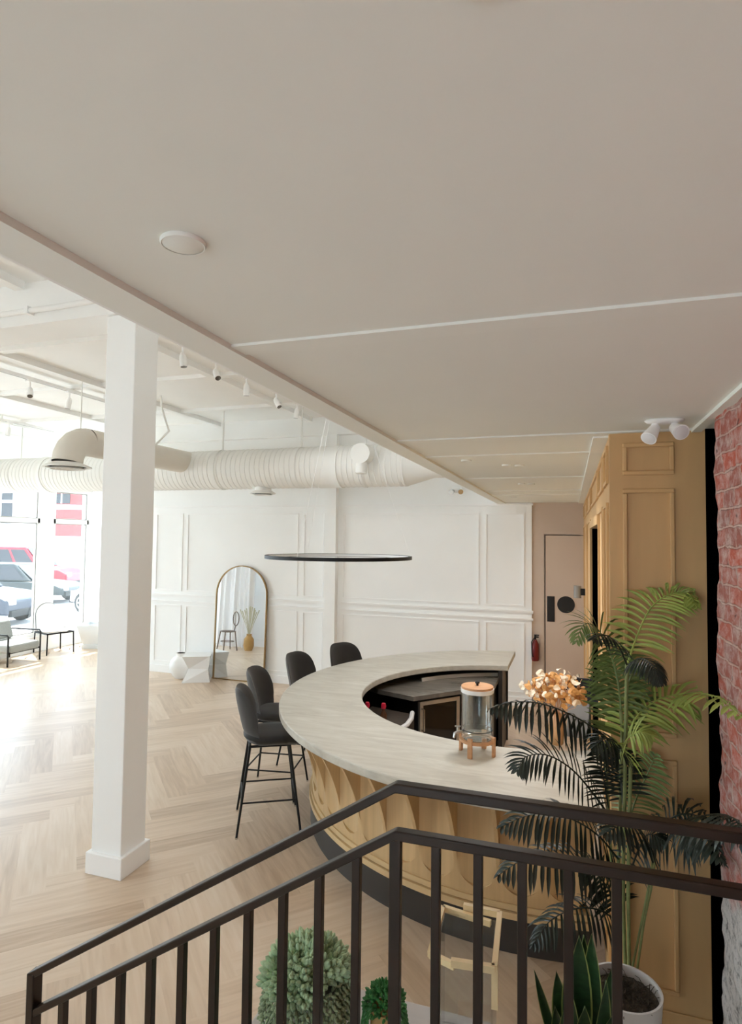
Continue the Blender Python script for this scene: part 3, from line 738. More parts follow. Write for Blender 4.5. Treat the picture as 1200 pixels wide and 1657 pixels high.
# ---- bar stools
def make_stool():
    t = thing('bar_stool', 'x', 'stool', (0, 0, 0))
    def seat_out(a):
        c, s = cos(a), sin(a); e = .72
        return (.228 * abs(c) ** e * (1 if c > 0 else -1), (.226) * abs(s) ** e * (1 if s > 0 else -1))
    b = nb(); pad(b, seat_out, .056, lambda x, y: -.55 * max(0, x - .07) ** 1.6 * 2 + .25 * y * y + (.6 * max(0, -x - .1) ** 1.5), place=Matrix.Translation((0.02, 0, .755)))
    obj('seat', b, M['velvet'], t, smooth=True, angle=80)
    def back_out(a):
        c, s = cos(a), sin(a)
        y = .25 * abs(s) ** .62 * (1 if s > 0 else -1); w = .236 * (1 - .08 * abs(y / .25)) * abs(c) ** .62 * (1 if c > 0 else -1)
        return (w, y)
    mx = Matrix.Translation((-.215, 0, .945)) @ Matrix.Rotation(radians(-13), 4, 'Y') @ Matrix(((0, 0, 1, 0), (1, 0, 0, 0), (0, 1, 0, 0), (0, 0, 0, 1)))
    b = nb(); pad(b, back_out, .026, lambda x, y: 2.0 * x * x + .7 * max(0, -y - .12) ** 1.3, place=mx)
    obj('backrest', b, M['velvet'], t, smooth=True, angle=80)
    top, bot = .155, .245
    for sx, sy in ((1, 1), (1, -1), (-1, 1), (-1, -1)):
        b = nb(); tube(b, [(sx * top, sy * top, .715), (sx * bot, sy * bot, .012)], [.012, .009], 8)
        lg = obj('leg', b, M['blackmetal'], t, smooth=True)
        b = nb(); cyl(b, (sx * bot, sy * bot, 0), .011, .014, 10); obj('foot_cap', b, M['chrome'], lg, smooth=True)
    k = top + (bot - top) * (.715 - .27) / .703
    b = nb()
    pts = [(k, k, .27), (k, -k, .27), (-k, -k, .27), (-k, k, .27)]
    for p, q in zip(pts, pts[1:] + pts[:1]): tube(b, [p, q], .0075, 8)
    obj('footrest', b, M['blackmetal'], t, smooth=True)
    b = nb()
    pts = [(top, top, .713), (top, -top, .713), (-top, -top, .713), (-top, top, .713)]
    for p, q in zip(pts, pts[1:] + pts[:1]): tube(b, [p, q], .011, 8)
    obj('seat_frame', b, M['blackmetal'], t, smooth=True)
    return t
stool = make_stool()
LB = ['charcoal velvet bar stool nearest the railing, its black legs fully in view',
      'charcoal velvet bar stool second from the railing, seat tucked at the bar edge',
      'charcoal velvet bar stool third from the railing, its seat hidden by the bar edge',
      'charcoal velvet bar stool farthest from the railing, only its back above the bar']
for i, (x, y, rz) in enumerate(((-2.53, 4.88, 30), (-2.78, 5.50, 10), (-2.74, 6.28, -10), (-2.50, 6.98, -28))):
    o = stool if i == 0 else copy_tree(stool)
    o.location = (x, y, 0); o.rotation_euler = (0, 0, radians(rz)); o.scale = (1.08, 1.08, 1.0); tag(o, LB[i], 'stool', 'bar stools around the curved bar')

# ---- ring pendant
RP = V(-2.33, 6.0, 2.275)
pr = thing('ring_pendant', 'slim black ring pendant lamp hanging by wires over the bar', 'lamp', RP)
def ring_bm(r0_, r1_, z0, z1, n=72):
    b = nb(); lathe(b, [(r0_, z0), (r1_, z0), (r1_, z1), (r0_, z1), (r0_, z0)], n); return b
obj('ring', ring_bm(.742, .775, 0, .035), M['blackmetal'], pr, smooth=True)
obj('diffuser', ring_bm(.735, .742, .004, .031), M['bead'], pr, smooth=True)
for k in range(3):
    a = radians(20 + 120 * k); b = nb(); tube(b, [(.76 * cos(a), .76 * sin(a), .03), (.02 * cos(a), .02 * sin(a), CEIL - RP.z - .03)], .0028, 5); obj('cable', b, M['trim'], pr)
b = nb(); cyl(b, (0, 0, CEIL - RP.z - .04), .09, .04, 28); obj('canopy', b, M['trim'], pr, smooth=True)

# ================================================================== RAILING
YR = 1.6
rl_t = thing('stair_railing', 'dark bronze metal stair railing across the foreground', 'railing', (0, YR, 0))
z1f, z2f = 1.832, 1.708; xc = -.446; xe = .60
sl_ = .626
def zr(x, z): return z if x >= xc else z - sl_ * (xc - x)
xp = -1.665
def rail_bm(z, h, w, x_end):
    b = nb()
    prof = [(-w / 2, -h / 2), (w / 2, -h / 2), (w / 2, h / 2), (-w / 2, h / 2)]
    rows = []
    for x in (x_end, xc, xe): rows.append([b.verts.new((x, py, zr(x, z) + pz)) for py, pz in prof])
    for p, q in zip(rows, rows[1:]):
        for k in range(4): b.faces.new((p[k], p[(k + 1) % 4], q[(k + 1) % 4], q[k]))
    b.faces.new(rows[0][::-1]); b.faces.new(rows[-1]); return b
obj('handrail', rail_bm(z1f, .026, .034, xp - .012), M['rail'], rl_t, bevel=.004)
obj('middle_rail', rail_bm(z2f, .026, .033, xp + .0), M['rail'], rl_t, bevel=.004)
obj('bottom_rail', rail_bm(.95, .03, .035, xp), M['rail'], rl_t, bevel=.003)
b = nb(); box(b, xp - .014, xp + .014, -.02, .02, .04, zr(xp, z1f) + .006); obj('post', b, M['rail'], rl_t, bevel=.003)
b = nb(); box(b, xe - .03, xe, -.02, .02, .86, z1f); obj('post', b, M['rail'], rl_t, bevel=.003)
for k in range(-5, 12):
    x = xc + .003 + .1098 * (-k) if k <= 0 else xc - .1098 * k
    x = xc - .1098 * k
    if x > xe - .05 or x < xp + .05: continue
    hw = .0155 if k == 0 else .0115
    b = nb(); box(b, x - hw, x + hw, -.0115, .0115, zr(x, .95) if k < 1 else max(zr(x, .95), .05), zr(x, z2f)); obj('baluster', b, M['rail'], rl_t, bevel=.002)
for x in (xc,):
    b = nb(); box(b, x - .015, x + .015, -.014, .014, .86, .95); obj('post', b, M['rail'], rl_t)

# ================================================================== DESK AND ITS PLANTS
dk = thing('reception_desk', 'grey topped desk below the railing holding the small plants', 'desk', (-.45, 2.0, 0))
b = nb(); box(b, -.65, .32, -.29, .30, .71, .75); obj('top', b, M['desk'], dk, bevel=.005)
for x in (-.61, .28):
    for y in (-.25, .26):
        b = nb(); box(b, x - .025, x + .025, y - .025, y + .025, 0, .71); obj('leg', b, M['deskbody'], dk)
b = nb(); box(b, -.585, .255, -.265, -.235, .60, .71); box(b, -.585, .255, .245, .275, .60, .71); obj('apron', b, M['deskbody'], dk)
rs = random.Random(8)
sp = thing('trailing_succulent', 'large grey green trailing succulent in a pale concrete pot', 'plant', (-.87, 2.0, .75))
b = nb(); lathe(b, [(0, 0), (.08, 0), (.105, .17), (.11, .2), (.1, .2), (.095, .18), (0, .17)], 32); obj('pot', b, M['concrete_pot'], sp, smooth=True)
def bud(bm, c, d, L, r):
    d = d.normalized(); s, u = frame_axes(d); n = 6; prev = None
    rows = [(0, .35), (.35, 1), (.75, .75), (1, 0)]
    rings = []
    for t_, k in rows:
        if k == 0: rings.append([bm.verts.new(c + d * L * t_)])
        else: rings.append([bm.verts.new(c + d * L * t_ + (s * cos(2 * pi * j / n) + u * sin(2 * pi * j / n)) * r * k) for j in range(n)])
    for p, q in zip(rings, rings[1:]):
        for j in range(n):
            k = (j + 1) % n
            if len(q) == 1: bm.faces.new((p[j], p[k], q[0]))
            else: bm.faces.new((p[j], p[k], q[k], q[j]))
def spray(bm, c, d, L, r, n=22):
    """a plump shoot packed with small pointed leaves"""
    d = d.normalized(); s, u = frame_axes(d)
    for i in range(n):
        t_ = i / n; a = i * 2.4
        o = (s * cos(a) + u * sin(a))
        bud(bm, c + d * L * t_ + o * r * .35, d * (.5 + .9 * t_) + o * (1.1 - .8 * t_), r * 1.15, r * .36)
b = nb(); nsh = 0
for i in range(74):
    e = rs.uniform(.12, 1.5); a = i * 2.39996 + rs.uniform(-.2, .2)
    d = V(cos(a) * cos(e), sin(a) * cos(e), sin(e)); c = V(0, 0, .2) + V(d.x * .094, d.y * .094, d.z * .078)
    spray(b, c, d + V(0, 0, .15), .06, .028, 16)
cr_ = obj('crown', b, M['succ'], sp, smooth=True); cr_['kind'] = 'stuff'
b = nb()
for i in range(46):
    a = i * 2.39996; r_ = rs.uniform(.10, .13); L = rs.uniform(.1, .24)
    p = V(r_ * cos(a), r_ * sin(a), .235)
    for k in range(int(L / .035)):
        q = V(p.x * (1 + .10 * k ** .6), p.y * (1 + .10 * k ** .6), p.z - k * .035)
        spray(b, q, V(cos(a) * .35, sin(a) * .35, -1), .04, .015, 9)
tl_ = obj('trailing_stems', b, M['succ_tail'], sp, smooth=True); tl_['kind'] = 'stuff'; tl_['label'] = 'duller hanging shoots'
sp2 = thing('small_trailing_plant', 'small bright green trailing plant in a tan clay pot', 'plant', (-.605, 2.05, .75))
b = nb(); lathe(b, [(0, 0), (.032, 0), (.05, .08), (.046, .15), (.042, .15), (.042, .13), (0, .13)], 26); obj('pot', b, M['tanpot'], sp2, smooth=True)
b = nb()
for i in range(300):
    e = rs.uniform(-.1, 1.5); a = rs.uniform(0, 2 * pi); d = V(cos(a) * cos(e), sin(a) * cos(e), sin(e)); rr = rs.uniform(.035, .07)
    bud(b, V(0, 0, .155) + V(d.x * rr, d.y * rr, d.z * rr * .85), d + V(rs.uniform(-.5, .5), rs.uniform(-.5, .5), rs.uniform(-.3, .5)), .02, .006)
for i in range(26):
    a = i * 2.4
    if -2.1 < ((a + pi) % (2 * pi)) - pi < -1.0: continue
    for k in range(rs.randint(3, 10)):
        bud(b, V((.062 + .002 * k) * cos(a), (.062 + .002 * k) * sin(a), .16 - .014 * k), V(cos(a), sin(a), -1.2), .02, .006)
fo = obj('foliage', b, M['fern'], sp2, smooth=True); fo['kind'] = 'stuff'

# clear stand with blond wood rims
ac = thing('acrylic_stand', 'clear acrylic stand with open blond wood frames beside the desk plants', 'stand', (-.335, 2.13, .75), radians(4))
b = nb()
for x0, x1, y0, y1 in ((-.10, .09, -.135, -.129), (-.10, .09, .120, .126), (-.10, -.094, -.129, .12), (.084, .09, -.129, .12)): box(b, x0, x1, y0, y1, 0, .385)
obj('box', b, M['acrylic'], ac)
def ell(bm, pts, w, h):
    for p, q in zip(pts, pts[1:]): bar(bm, p, q, w, h)
b = nb(); ell(b, [(-.03, .15, .402), (.10, .14, .402), (.095, -.15, .402), (-.04, -.155, .402)], .018, .022); bar(b, (.095, -.13, .395), (.095, -.13, .27), .02, .02); obj('frame', b, M['blond'], ac)
b = nb(); ell(b, [(.07, .105, .385), (-.105, .15, .385), (-.115, -.11, .385), (-.03, -.145, .385)], .016, .020); obj('frame', b, M['blond'], ac)

# ================================================================== PALM
P0 = V(.218, 2.95, 0)
pm = thing('potted_palm', 'tall green palm in a white pot in front of the tan panel', 'plant', P0)
b = nb(); lathe(b, [(0, 0), (.10, 0), (.125, .1), (.152, .5), (.156, .55), (.146, .55), (.142, .50), (0, .5)], 48); obj('pot', b, M['potwhite'], pm, smooth=True)
b = nb(); rs2 = random.Random(4)
lathe(b, [(0, .525), (.09, .52), (.143, .505)], 32)
so_ = obj('soil', b, M['soil'], pm, smooth=True)
b = nb()
for i in range(240):
    a = rs2.uniform(0, 2 * pi); r_ = rs2.uniform(0, .12); p = V(r_ * cos(a), r_ * sin(a), .515)
    d = V(rs2.uniform(-1, 1), rs2.uniform(-1, 1), rs2.uniform(.1, .6)).normalized() * .03
    tube(b, [p, p + d + V(0, 0, .012), p + d * 1.8 + V(0, 0, -.002)], .0016, 4)
ms = obj('moss', b, M['soil'], so_); ms['kind'] = 'stuff'
def on_palm(px, py, dw=0.0):
    """a palm point: direction measured on the photograph, depth near the palm's own"""
    d = fw + (px - 600) / F_PX * rt - (py - 828.5) / F_PX * up
    w = 2.86 + dw
    if d.x * w > .56: w = .56 / d.x
    p = V(0, 0, CAM_H) + w * d
    if p.y > 3.31: p = V(0, 0, CAM_H) + d * (3.31 / d.y)
    return p - P0
def bez(pts, n):
    out = []
    k = len(pts) - 1
    # Catmull-Rom through the points
    P = [pts[0] * 2 - pts[1]] + pts + [pts[-1] * 2 - pts[-2]]
    for i in range(k):
        p0, p1, p2, p3 = P[i:i + 4]
        for j in range(n):
            t = j / n
            out.append(.5 * ((2 * p1) + (p2 - p0) * t + (2 * p0 - 5 * p1 + 4 * p2 - p3) * t * t + (3 * p1 - p0 - 3 * p2 + p3) * t ** 3))
    out.append(pts[-1]); return out
def leaflet(bm, base, d, nrm, L, w, droop):
    d = d.normalized(); s = d.cross(nrm)
    if s.length < 1e-4: s = d.cross(V(1, 0, 0))
    s.normalize(); n2 = s.cross(d).normalized()
    N = 5; rows = []
    p = base.copy(); dd = d.copy()
    for i in range(N + 1):
        t = i / N; ww = w * (.45 + 1.1 * t if t < .5 else 1.0 * (1 - ((t - .5) / .5) ** 1.7)) * .5
        if i == N: rows.append([bm.verts.new(p)])
        else: rows.append([bm.verts.new(p - s * ww), bm.verts.new(p - n2 * ww * .35), bm.verts.new(p + s * ww)])
        dd = (dd + V(0, 0, -droop * .36)).normalized(); p = p + dd * L / N
    for a, c in zip(rows, rows[1:]):
        if len(c) == 3:
            bm.faces.new((a[0], a[1], c[1], c[0])); bm.faces.new((a[1], a[2], c[2], c[1]))
        else:
            bm.faces.new((a[0], a[1], c[0])); bm.faces.new((a[1], a[2], c[0]))
def frond(pts, L, m, n=20, w=.02, droop=.5, sweep=.75, upv=None, start=.12, stalk=True):
    L *= 1.25; w *= 1.02; n = int(n * 1.0)
    """pts: (px,py,dw) along the midrib from base to tip"""
    P = [on_palm(*p) for p in pts]; C_ = bez(P, 10); K = len(C_)
    bm = nb(); tube(bm, C_, [.0055 * (1 - .75 * i / (K - 1)) for i in range(K)], 5)
    for side in (-1, 1):
        for i in range(n):
            t = start + (1 - start) * (i + .5 * (side > 0) * .6) / n
            x = t * (K - 1); k = min(int(x), K - 2); base = C_[k].lerp(C_[k + 1], x - k)
            tan = (C_[min(k + 1, K - 1)] - C_[max(k - 1, 0)]).normalized()
            uu = Vector(upv) if upv else V(0, -.5, 1)
            s = tan.cross(uu)
            if s.length < .1: s = tan.cross(V(0, -1, 0))
            s.normalize(); nn = s.cross(tan).normalized()
            prof = (sin(pi * min(1, .18 + .82 * t)) ** .55) * (1 if t < .75 else 1 - .35 * (t - .75) / .25)
            d = s * side * (1 - .35 * t) + tan * (sweep * (.45 + .75 * t)) + nn * .18
            jit = V(rs2.uniform(-.07, .07), rs2.uniform(-.07, .07), rs2.uniform(-.07, .07))
            leaflet(bm, base, d + jit, nn, L * prof * rs2.uniform(.92, 1.06), w, droop * rs2.uniform(.8, 1.2))
    for v in bm.verts:          # keep clear of the brick and the panel
        if v.co.x + P0.x > .585: v.co.x = .585 - P0.x - .02 * rs2.random()
        if v.co.y + P0.y > 3.325: v.co.y = 3.325 - P0.y - .01 * rs2.random()
    o = obj('frond', bm, m, pm)
    return o
def stem(pts, r):
    P = [on_palm(*p) for p in pts]
    bm = nb(); tube(bm, bez(P, 8), r, 8); obj('stem', bm, M['stem'], pm, smooth=True)
stem([(1012, 1585, .02), (1008, 1440, .0), (1010, 1300, 0), (1012, 1180, 0), (1014, 1075, 0)], .0085)
stem([(1005, 1585, .06), (1000, 1440, .05), (1003, 1300, .05), (1006, 1190, .05), (1004, 1150, .05)], .008)
stem([(1018, 1585, -.02), (1016, 1440, -.03), (1018, 1330, -.03), (1020, 1230, -.03)], .0085)
stem([(996, 1582, .05), (990, 1420, .06), (984, 1310, .06), (980, 1230, .06)], .0065)
stem([(1030, 1572, .0), (1042, 1490, 0), (1056, 1420, 0), (1062, 1350, .02)], .0055)
stem([(1022, 1570, .0), (1036, 1500, -.04), (1050, 1430, -.05), (1056, 1390, -.06)], .005)
FL, FD, FM = M['frond_lit'], M['frond_shaded'], M['frond_half_lit']
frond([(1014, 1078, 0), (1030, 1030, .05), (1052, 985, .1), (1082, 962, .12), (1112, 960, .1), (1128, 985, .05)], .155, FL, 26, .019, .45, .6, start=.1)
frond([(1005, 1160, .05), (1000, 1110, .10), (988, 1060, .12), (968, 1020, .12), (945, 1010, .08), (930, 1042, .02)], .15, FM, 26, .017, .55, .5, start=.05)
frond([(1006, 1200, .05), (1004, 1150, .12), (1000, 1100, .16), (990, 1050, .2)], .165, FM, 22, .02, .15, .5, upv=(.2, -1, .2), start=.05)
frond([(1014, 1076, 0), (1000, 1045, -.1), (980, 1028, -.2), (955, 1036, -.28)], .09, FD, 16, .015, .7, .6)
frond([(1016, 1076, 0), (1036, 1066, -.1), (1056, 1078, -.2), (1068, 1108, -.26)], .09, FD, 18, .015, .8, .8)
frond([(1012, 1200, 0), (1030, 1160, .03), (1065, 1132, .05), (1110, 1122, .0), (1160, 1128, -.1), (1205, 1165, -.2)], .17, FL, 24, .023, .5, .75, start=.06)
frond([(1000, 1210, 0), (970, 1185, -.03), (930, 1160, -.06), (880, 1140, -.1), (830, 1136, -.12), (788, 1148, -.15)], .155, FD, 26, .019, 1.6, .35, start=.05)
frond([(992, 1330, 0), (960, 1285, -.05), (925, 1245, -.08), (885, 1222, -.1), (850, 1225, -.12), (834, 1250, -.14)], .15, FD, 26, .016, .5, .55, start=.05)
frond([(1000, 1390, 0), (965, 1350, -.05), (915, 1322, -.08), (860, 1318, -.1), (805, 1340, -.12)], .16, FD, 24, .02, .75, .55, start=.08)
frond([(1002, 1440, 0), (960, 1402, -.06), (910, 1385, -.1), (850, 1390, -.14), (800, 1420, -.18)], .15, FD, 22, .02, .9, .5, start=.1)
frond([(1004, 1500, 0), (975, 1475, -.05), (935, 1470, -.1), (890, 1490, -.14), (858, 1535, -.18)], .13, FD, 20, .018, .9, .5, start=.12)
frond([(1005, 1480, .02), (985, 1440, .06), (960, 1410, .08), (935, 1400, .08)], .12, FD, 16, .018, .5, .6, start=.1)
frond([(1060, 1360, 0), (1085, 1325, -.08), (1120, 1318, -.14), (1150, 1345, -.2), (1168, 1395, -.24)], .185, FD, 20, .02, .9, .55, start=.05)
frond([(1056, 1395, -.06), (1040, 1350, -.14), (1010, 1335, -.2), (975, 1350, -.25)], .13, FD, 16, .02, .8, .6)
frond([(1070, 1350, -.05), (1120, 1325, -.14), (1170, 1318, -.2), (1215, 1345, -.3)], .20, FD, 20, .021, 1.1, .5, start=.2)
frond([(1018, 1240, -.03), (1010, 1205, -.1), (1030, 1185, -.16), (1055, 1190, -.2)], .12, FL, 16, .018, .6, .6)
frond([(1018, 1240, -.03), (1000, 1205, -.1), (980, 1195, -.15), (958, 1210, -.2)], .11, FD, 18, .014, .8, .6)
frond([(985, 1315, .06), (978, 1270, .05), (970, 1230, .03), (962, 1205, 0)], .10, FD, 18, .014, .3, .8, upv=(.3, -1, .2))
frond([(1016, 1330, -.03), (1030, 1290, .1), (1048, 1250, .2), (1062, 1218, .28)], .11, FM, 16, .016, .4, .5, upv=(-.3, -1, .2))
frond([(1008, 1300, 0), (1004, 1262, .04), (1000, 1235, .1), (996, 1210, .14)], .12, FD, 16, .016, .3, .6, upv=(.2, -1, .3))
frond([(1014, 1110, 0), (1024, 1090, .08), (1038, 1085, .14), (1060, 1092, .16)], .09, M['frond_half_lit'], 14, .014, .4, .9)
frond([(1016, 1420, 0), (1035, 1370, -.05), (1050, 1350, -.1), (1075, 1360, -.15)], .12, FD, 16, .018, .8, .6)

# ---- snake plant at its left
sn = thing('snake_plant', 'broad leaved snake plant with yellow edges left of the palm pot', 'plant', (.03, 2.60, 0))
b = nb(); lathe(b, [(0, 0), (.09, 0), (.115, .3), (.12, .36), (.11, .36), (.105, .33), (0, .33)], 36); obj('pot', b, M['potwhite'], sn, smooth=True)
b = nb(); lathe(b, [(0, .338), (.104, .333)], 24); obj('soil', b, M['soil'], sn)
def snake_leaf(base, tip, w, face_a, bend):
    w *= 1.45; base = Vector(base); tip = Vector(tip); bm = nb(); be = nb(); N = 12
    s = V(cos(face_a), sin(face_a), 0); nn = V(-sin(face_a), cos(face_a), 0); rows = []; re_ = []
    for i in range(N + 1):
        t = i / N; p = base.lerp(tip, t) + nn * bend * sin(pi * t) * .5
        ww = w * (.55 + .9 * t) if t < .5 else w * max(0.0, 1 - ((t - .5) / .5) ** 2.2)
        ww *= .5
        rows.append([bm.verts.new(p - s * ww * .86 + nn * .004), bm.verts.new(p + nn * .012), bm.verts.new(p + s * ww * .86 + nn * .004)])
        re_.append([be.verts.new(p + s * q * ww + nn * (.003 if abs(q) == 1 else .005)) for q in (-1, -.84, .84, 1)])
    for a, c in zip(rows, rows[1:]):
        bm.faces.new((a[0], a[1], c[1], c[0])); bm.faces.new((a[1], a[2], c[2], c[1]))
    for a, c in zip(re_, re_[1:]):
        be.faces.new((a[0], a[1], c[1], c[0])); be.faces.new((a[2], a[3], c[3], c[2]))
    lf = obj('leaf', bm, M['snake'], sn, smooth=True, angle=80); e = obj('leaf_edge', be, M['snake_edge'], lf); e['label'] = 'yellow leaf edge'
for bx_, by_, tx, ty, tz, w, fa, be_ in (
    (-.03, -.02, -.085, -.03, .80, .055, .2, .02), (-.01, -.04, -.055, -.06, .82, .05, -.3, .02), (.0, .0, .0, .01, .93, .07, .1, .02), (.03, .02, .045, .04, .93, .06, -.4, .03),
    (.02, -.03, .10, -.02, .80, .05, .5, -.06), (-.04, .0, -.17, -.02, .78, .03, .4, .02), (.04, -.02, .10, -.08, .66, .075, .2, .03), (-.02, -.05, -.03, -.12, .64, .04, 0, .03),
    (.0, .04, -.03, .07, .86, .05, .3, .02), (.05, -.04, .07, -.10, .62, .05, -.3, .02), (-.05, -.03, -.09, -.08, .70, .045, .1, .02), (.01, -.06, .02, -.1, .74, .06, .3, .03),
    (.06, .0, .115, .02, .82, .05, -.5, .03), (.03, .03, .02, .07, .90, .06, .4, .02), (.05, -.02, .12, -.05, .70, .07, .1, -.04), (-.03, -.06, -.06, -.12, .72, .05, -.2, .02), (.0, -.06, .06, -.12, .60, .075, .15, .03)):
    snake_leaf((bx_, by_, .33), (tx, ty, tz), w, fa, be_)

# ================================================================== BACK OF THE ROOM
# arched mirror leaning on the wall
mr = thing('arched_mirror', 'tall arched floor mirror with thin brass frame leaning on the white wall', 'mirror', (-5.47, YB - .10, 0), radians(-1.0))
mr.rotation_euler = (radians(-2.2), 0, radians(-1.0))
mw, mh = .51, 1.99
def arch_pts(w, h, z0, n=24): return [(-w, z0), (w, z0)] + [(w * cos(pi * k / n), h - w + w * sin(pi * k / n)) for k in range(n + 1)]
b = nb(); pts = arch_pts(mw - .012, mh - .012, .012); prism(b, pts, 0, .01, Matrix.Rotation(pi / 2, 4, 'X')); obj('glass', b, M['mirror'], mr)
b = nb(); ol = arch_pts(mw, mh, 0); il = arch_pts(mw - .016, mh - .016, .016); n = len(ol)
fo_ = [b.verts.new((x, -.028, z)) for x, z in ol]; fi = [b.verts.new((x, -.028, z)) for x, z in il]; bo = [b.verts.new((x, .012, z)) for x, z in ol]; bi = [b.verts.new((x, .012, z)) for x, z in il]
for i in range(n):
    j = (i + 1) % n
    b.faces.new((fo_[i], fo_[j], fi[j], fi[i])); b.faces.new((bo[i], bi[i], bi[j], bo[j])); b.faces.new((fo_[i], bo[i], bo[j], fo_[j])); b.faces.new((fi[i], fi[j], bi[j], bi[i]))
obj('frame', b, M['brass'], mr)
va = thing('floor_vase', 'round white ceramic vase with narrow neck on the floor', 'vase', (-6.52, 9.20, 0))
b = nb(); lathe(b, [(0, 0), (.10, 0), (.15, .06), (.195, .17), (.2, .23), (.175, .31), (.13, .36), (.09, .38), (.086, .41), (.09, .44), (.08, .44), (.076, .43), (.06, .38), (.03, .3), (0, .28)], 36); obj('body', b, M['ceramic'], va, smooth=True)
b = nb(); lathe(b, [(0, .432), (.077, .432)], 24); obj('mouth', b, M['void'], va)  # near-black disc paints the shade inside the neck
pdl = thing('side_table', 'white faceted hourglass side table between vase and mirror', 'table', (-6.16, 9.15, 0), radians(28))
b = nb()
q0 = [(-.23, -.2, 0), (.23, -.2, 0), (.23, .2, 0), (-.23, .2, 0)]; q1 = [(-.13, -.1, .22), (.2, -.17, .22), (.13, .1, .22), (-.16, .13, .22)]; q2 = [(x, y, .44) for x, y, z in q0]
R = [[b.verts.new(p) for p in q] for q in (q0, q1, q2)]
for a, c in zip(R, R[1:]):
    for i in range(4): b.faces.new((a[i], a[(i + 1) % 4], c[(i + 1) % 4], c[i]))
b.faces.new(R[0][::-1]); b.faces.new(R[2]); obj('body', b, M['plaster'], pdl)

# fire extinguisher and wall sconce
fe = thing('fire_extinguisher', 'dark red fire extinguisher hung on the beige wall by the door', 'extinguisher', (-.50, YB - .045, .70))
b = nb(); lathe(b, [(0, 0), (.05, 0), (.055, .02), (.055, .24), (.03, .29), (.02, .31), (0, .31)], 20); obj('cylinder', b, M['red'], fe, smooth=True)
b = nb(); box(b, -.015, .05, -.012, .012, .34, .36); box(b, -.015, .055, -.012, .012, .37, .385); cyl(b, (0, 0, .3), .014, .07, 10); obj('handle', b, M['black'], fe)
b = nb(); tube(b, [(-.01, -.02, .34), (-.05, -.04, .28), (-.045, -.055, .12), (-.03, -.06, .06)], .008, 8); obj('hose', b, M['black'], fe, smooth=True)
b = nb(); box(b, -.04, .04, .045, .075, .1, .22); obj('bracket', b, M['black'], fe)
ws = thing('wall_sconce', 'small dark cylinder sconce on the panelled side wall near the door', 'sconce', (.193, 8.9, 1.70))
b = nb(); cyl(b, (-.10, 0, 0), .05, .17, 20); obj('shade', b, M['grey'], ws, smooth=True)
b = nb(); box(b, -.06, -.0, -.03, .03, .04, .13); obj('bracket', b, M['black'], ws)

# ================================================================== CEILING THINGS
def disc(name, label, x, y, r, h, m, cat, z=SOF + .017, group=None):
    t = thing(name, label, cat, (x, y, z), 0, group)
    b = nb(); lathe(b, [(0, -h), (r * .9, -h), (r, -h * .6), (r, 0), (0, 0)], 36); obj('cover', b, m, t, smooth=True)
    b = nb(); lathe(b, [(r * .92, -h * 1.05), (r * .97, -h * 1.15), (r * 1.02, -h * .6), (r * 1.02, -h * .2), (r * .92, -h * .2)], 36); obj('rim', b, M['soffit_trim'], t, smooth=True)
    return t
disc('ceiling_cover', 'round cover plate on the low ceiling above the column', -.70, .962, .042, .007, M['soffit_trim'], 'cover plate')
disc('ceiling_cover', 'round cover plate at the top edge of the picture', -.078, .560, .042, .007, M['soffit_trim'], 'cover plate')
G = 'small downlights in the low ceiling over the bar'
for lab, x, y in (('small downlight in the low ceiling nearest the slim hanging ring, darkest of them', -.70, 4.28), ('small downlight left of a close pair in the low ceiling', -.452, 4.62), ('small downlight right of a close pair in the low ceiling', -.36, 4.66),
                  ('small downlight left of the farther pair in the low ceiling', -.462, 6.2), ('small downlight right of the farther pair in the low ceiling', -.37, 6.24), ('tiny downlight farthest back in the low ceiling', -.70, 8.05)):
    fill_spot(disc('downlight', lab, x, y, .036, .010, M['soffit_trim'], 'downlight', group=G), (0, 0, -.03), (0, 0, -1), 4, 150)  # fill light added under each downlight
# twin emergency spotlight
em = thing('emergency_spotlight', 'white twin head emergency spotlight on the low ceiling by the brick wall', 'spotlight', (.415, 3.06, SOF + .017))
b = nb(); pad(b, lambda a: (.085 * cos(a), .048 * sin(a)), .016, n=32); obj('base_plate', b, M['trim'], em, smooth=True, loc=(0, 0, -.004))
for sx, d in ((-1, V(-.45, -.55, -.75)), (1, V(.25, -.85, -.42))):
    d.normalize(); a0 = V(sx * .040, 0, -.012); a1 = a0 + V(sx * .004, -.004, -.032)
    b = nb(); tube(b, [a0, a1, a1 + d * .02], [.014, .015, .015], 12); ar = obj('arm', b, M['trim'], em, smooth=True)
    b = nb(); c0 = a1 - d * .02; tube(b, [c0, c0 + d * .004, c0 + d * .04, c0 + d * .085], [.016, .022, .028, .036], 20, caps=True); hd = obj('lamp_head', b, M['trim'], ar, smooth=True)
    b = nb(); c1 = c0 + d * .0855; tube(b, [c1, c1 + d * .002], [.031, .028], 20); obj('lens', b, M['bead'], hd, smooth=True)
el = thing('emergency_light', 'small chrome twin emergency light high on the back wall', 'light', (-1.69, YB, 3.26))
b = nb(); box(b, -.07, .07, -.05, 0, -.04, .04); obj('housing', b, M['trim'], el, bevel=.008)
for s in (-1, 1):
    b = nb(); tube(b, [(s * .05, -.05, -.01), (s * .075, -.11, -.03)], [.025, .04], 14); obj('lamp_head', b, M['chrome'], el, smooth=True)

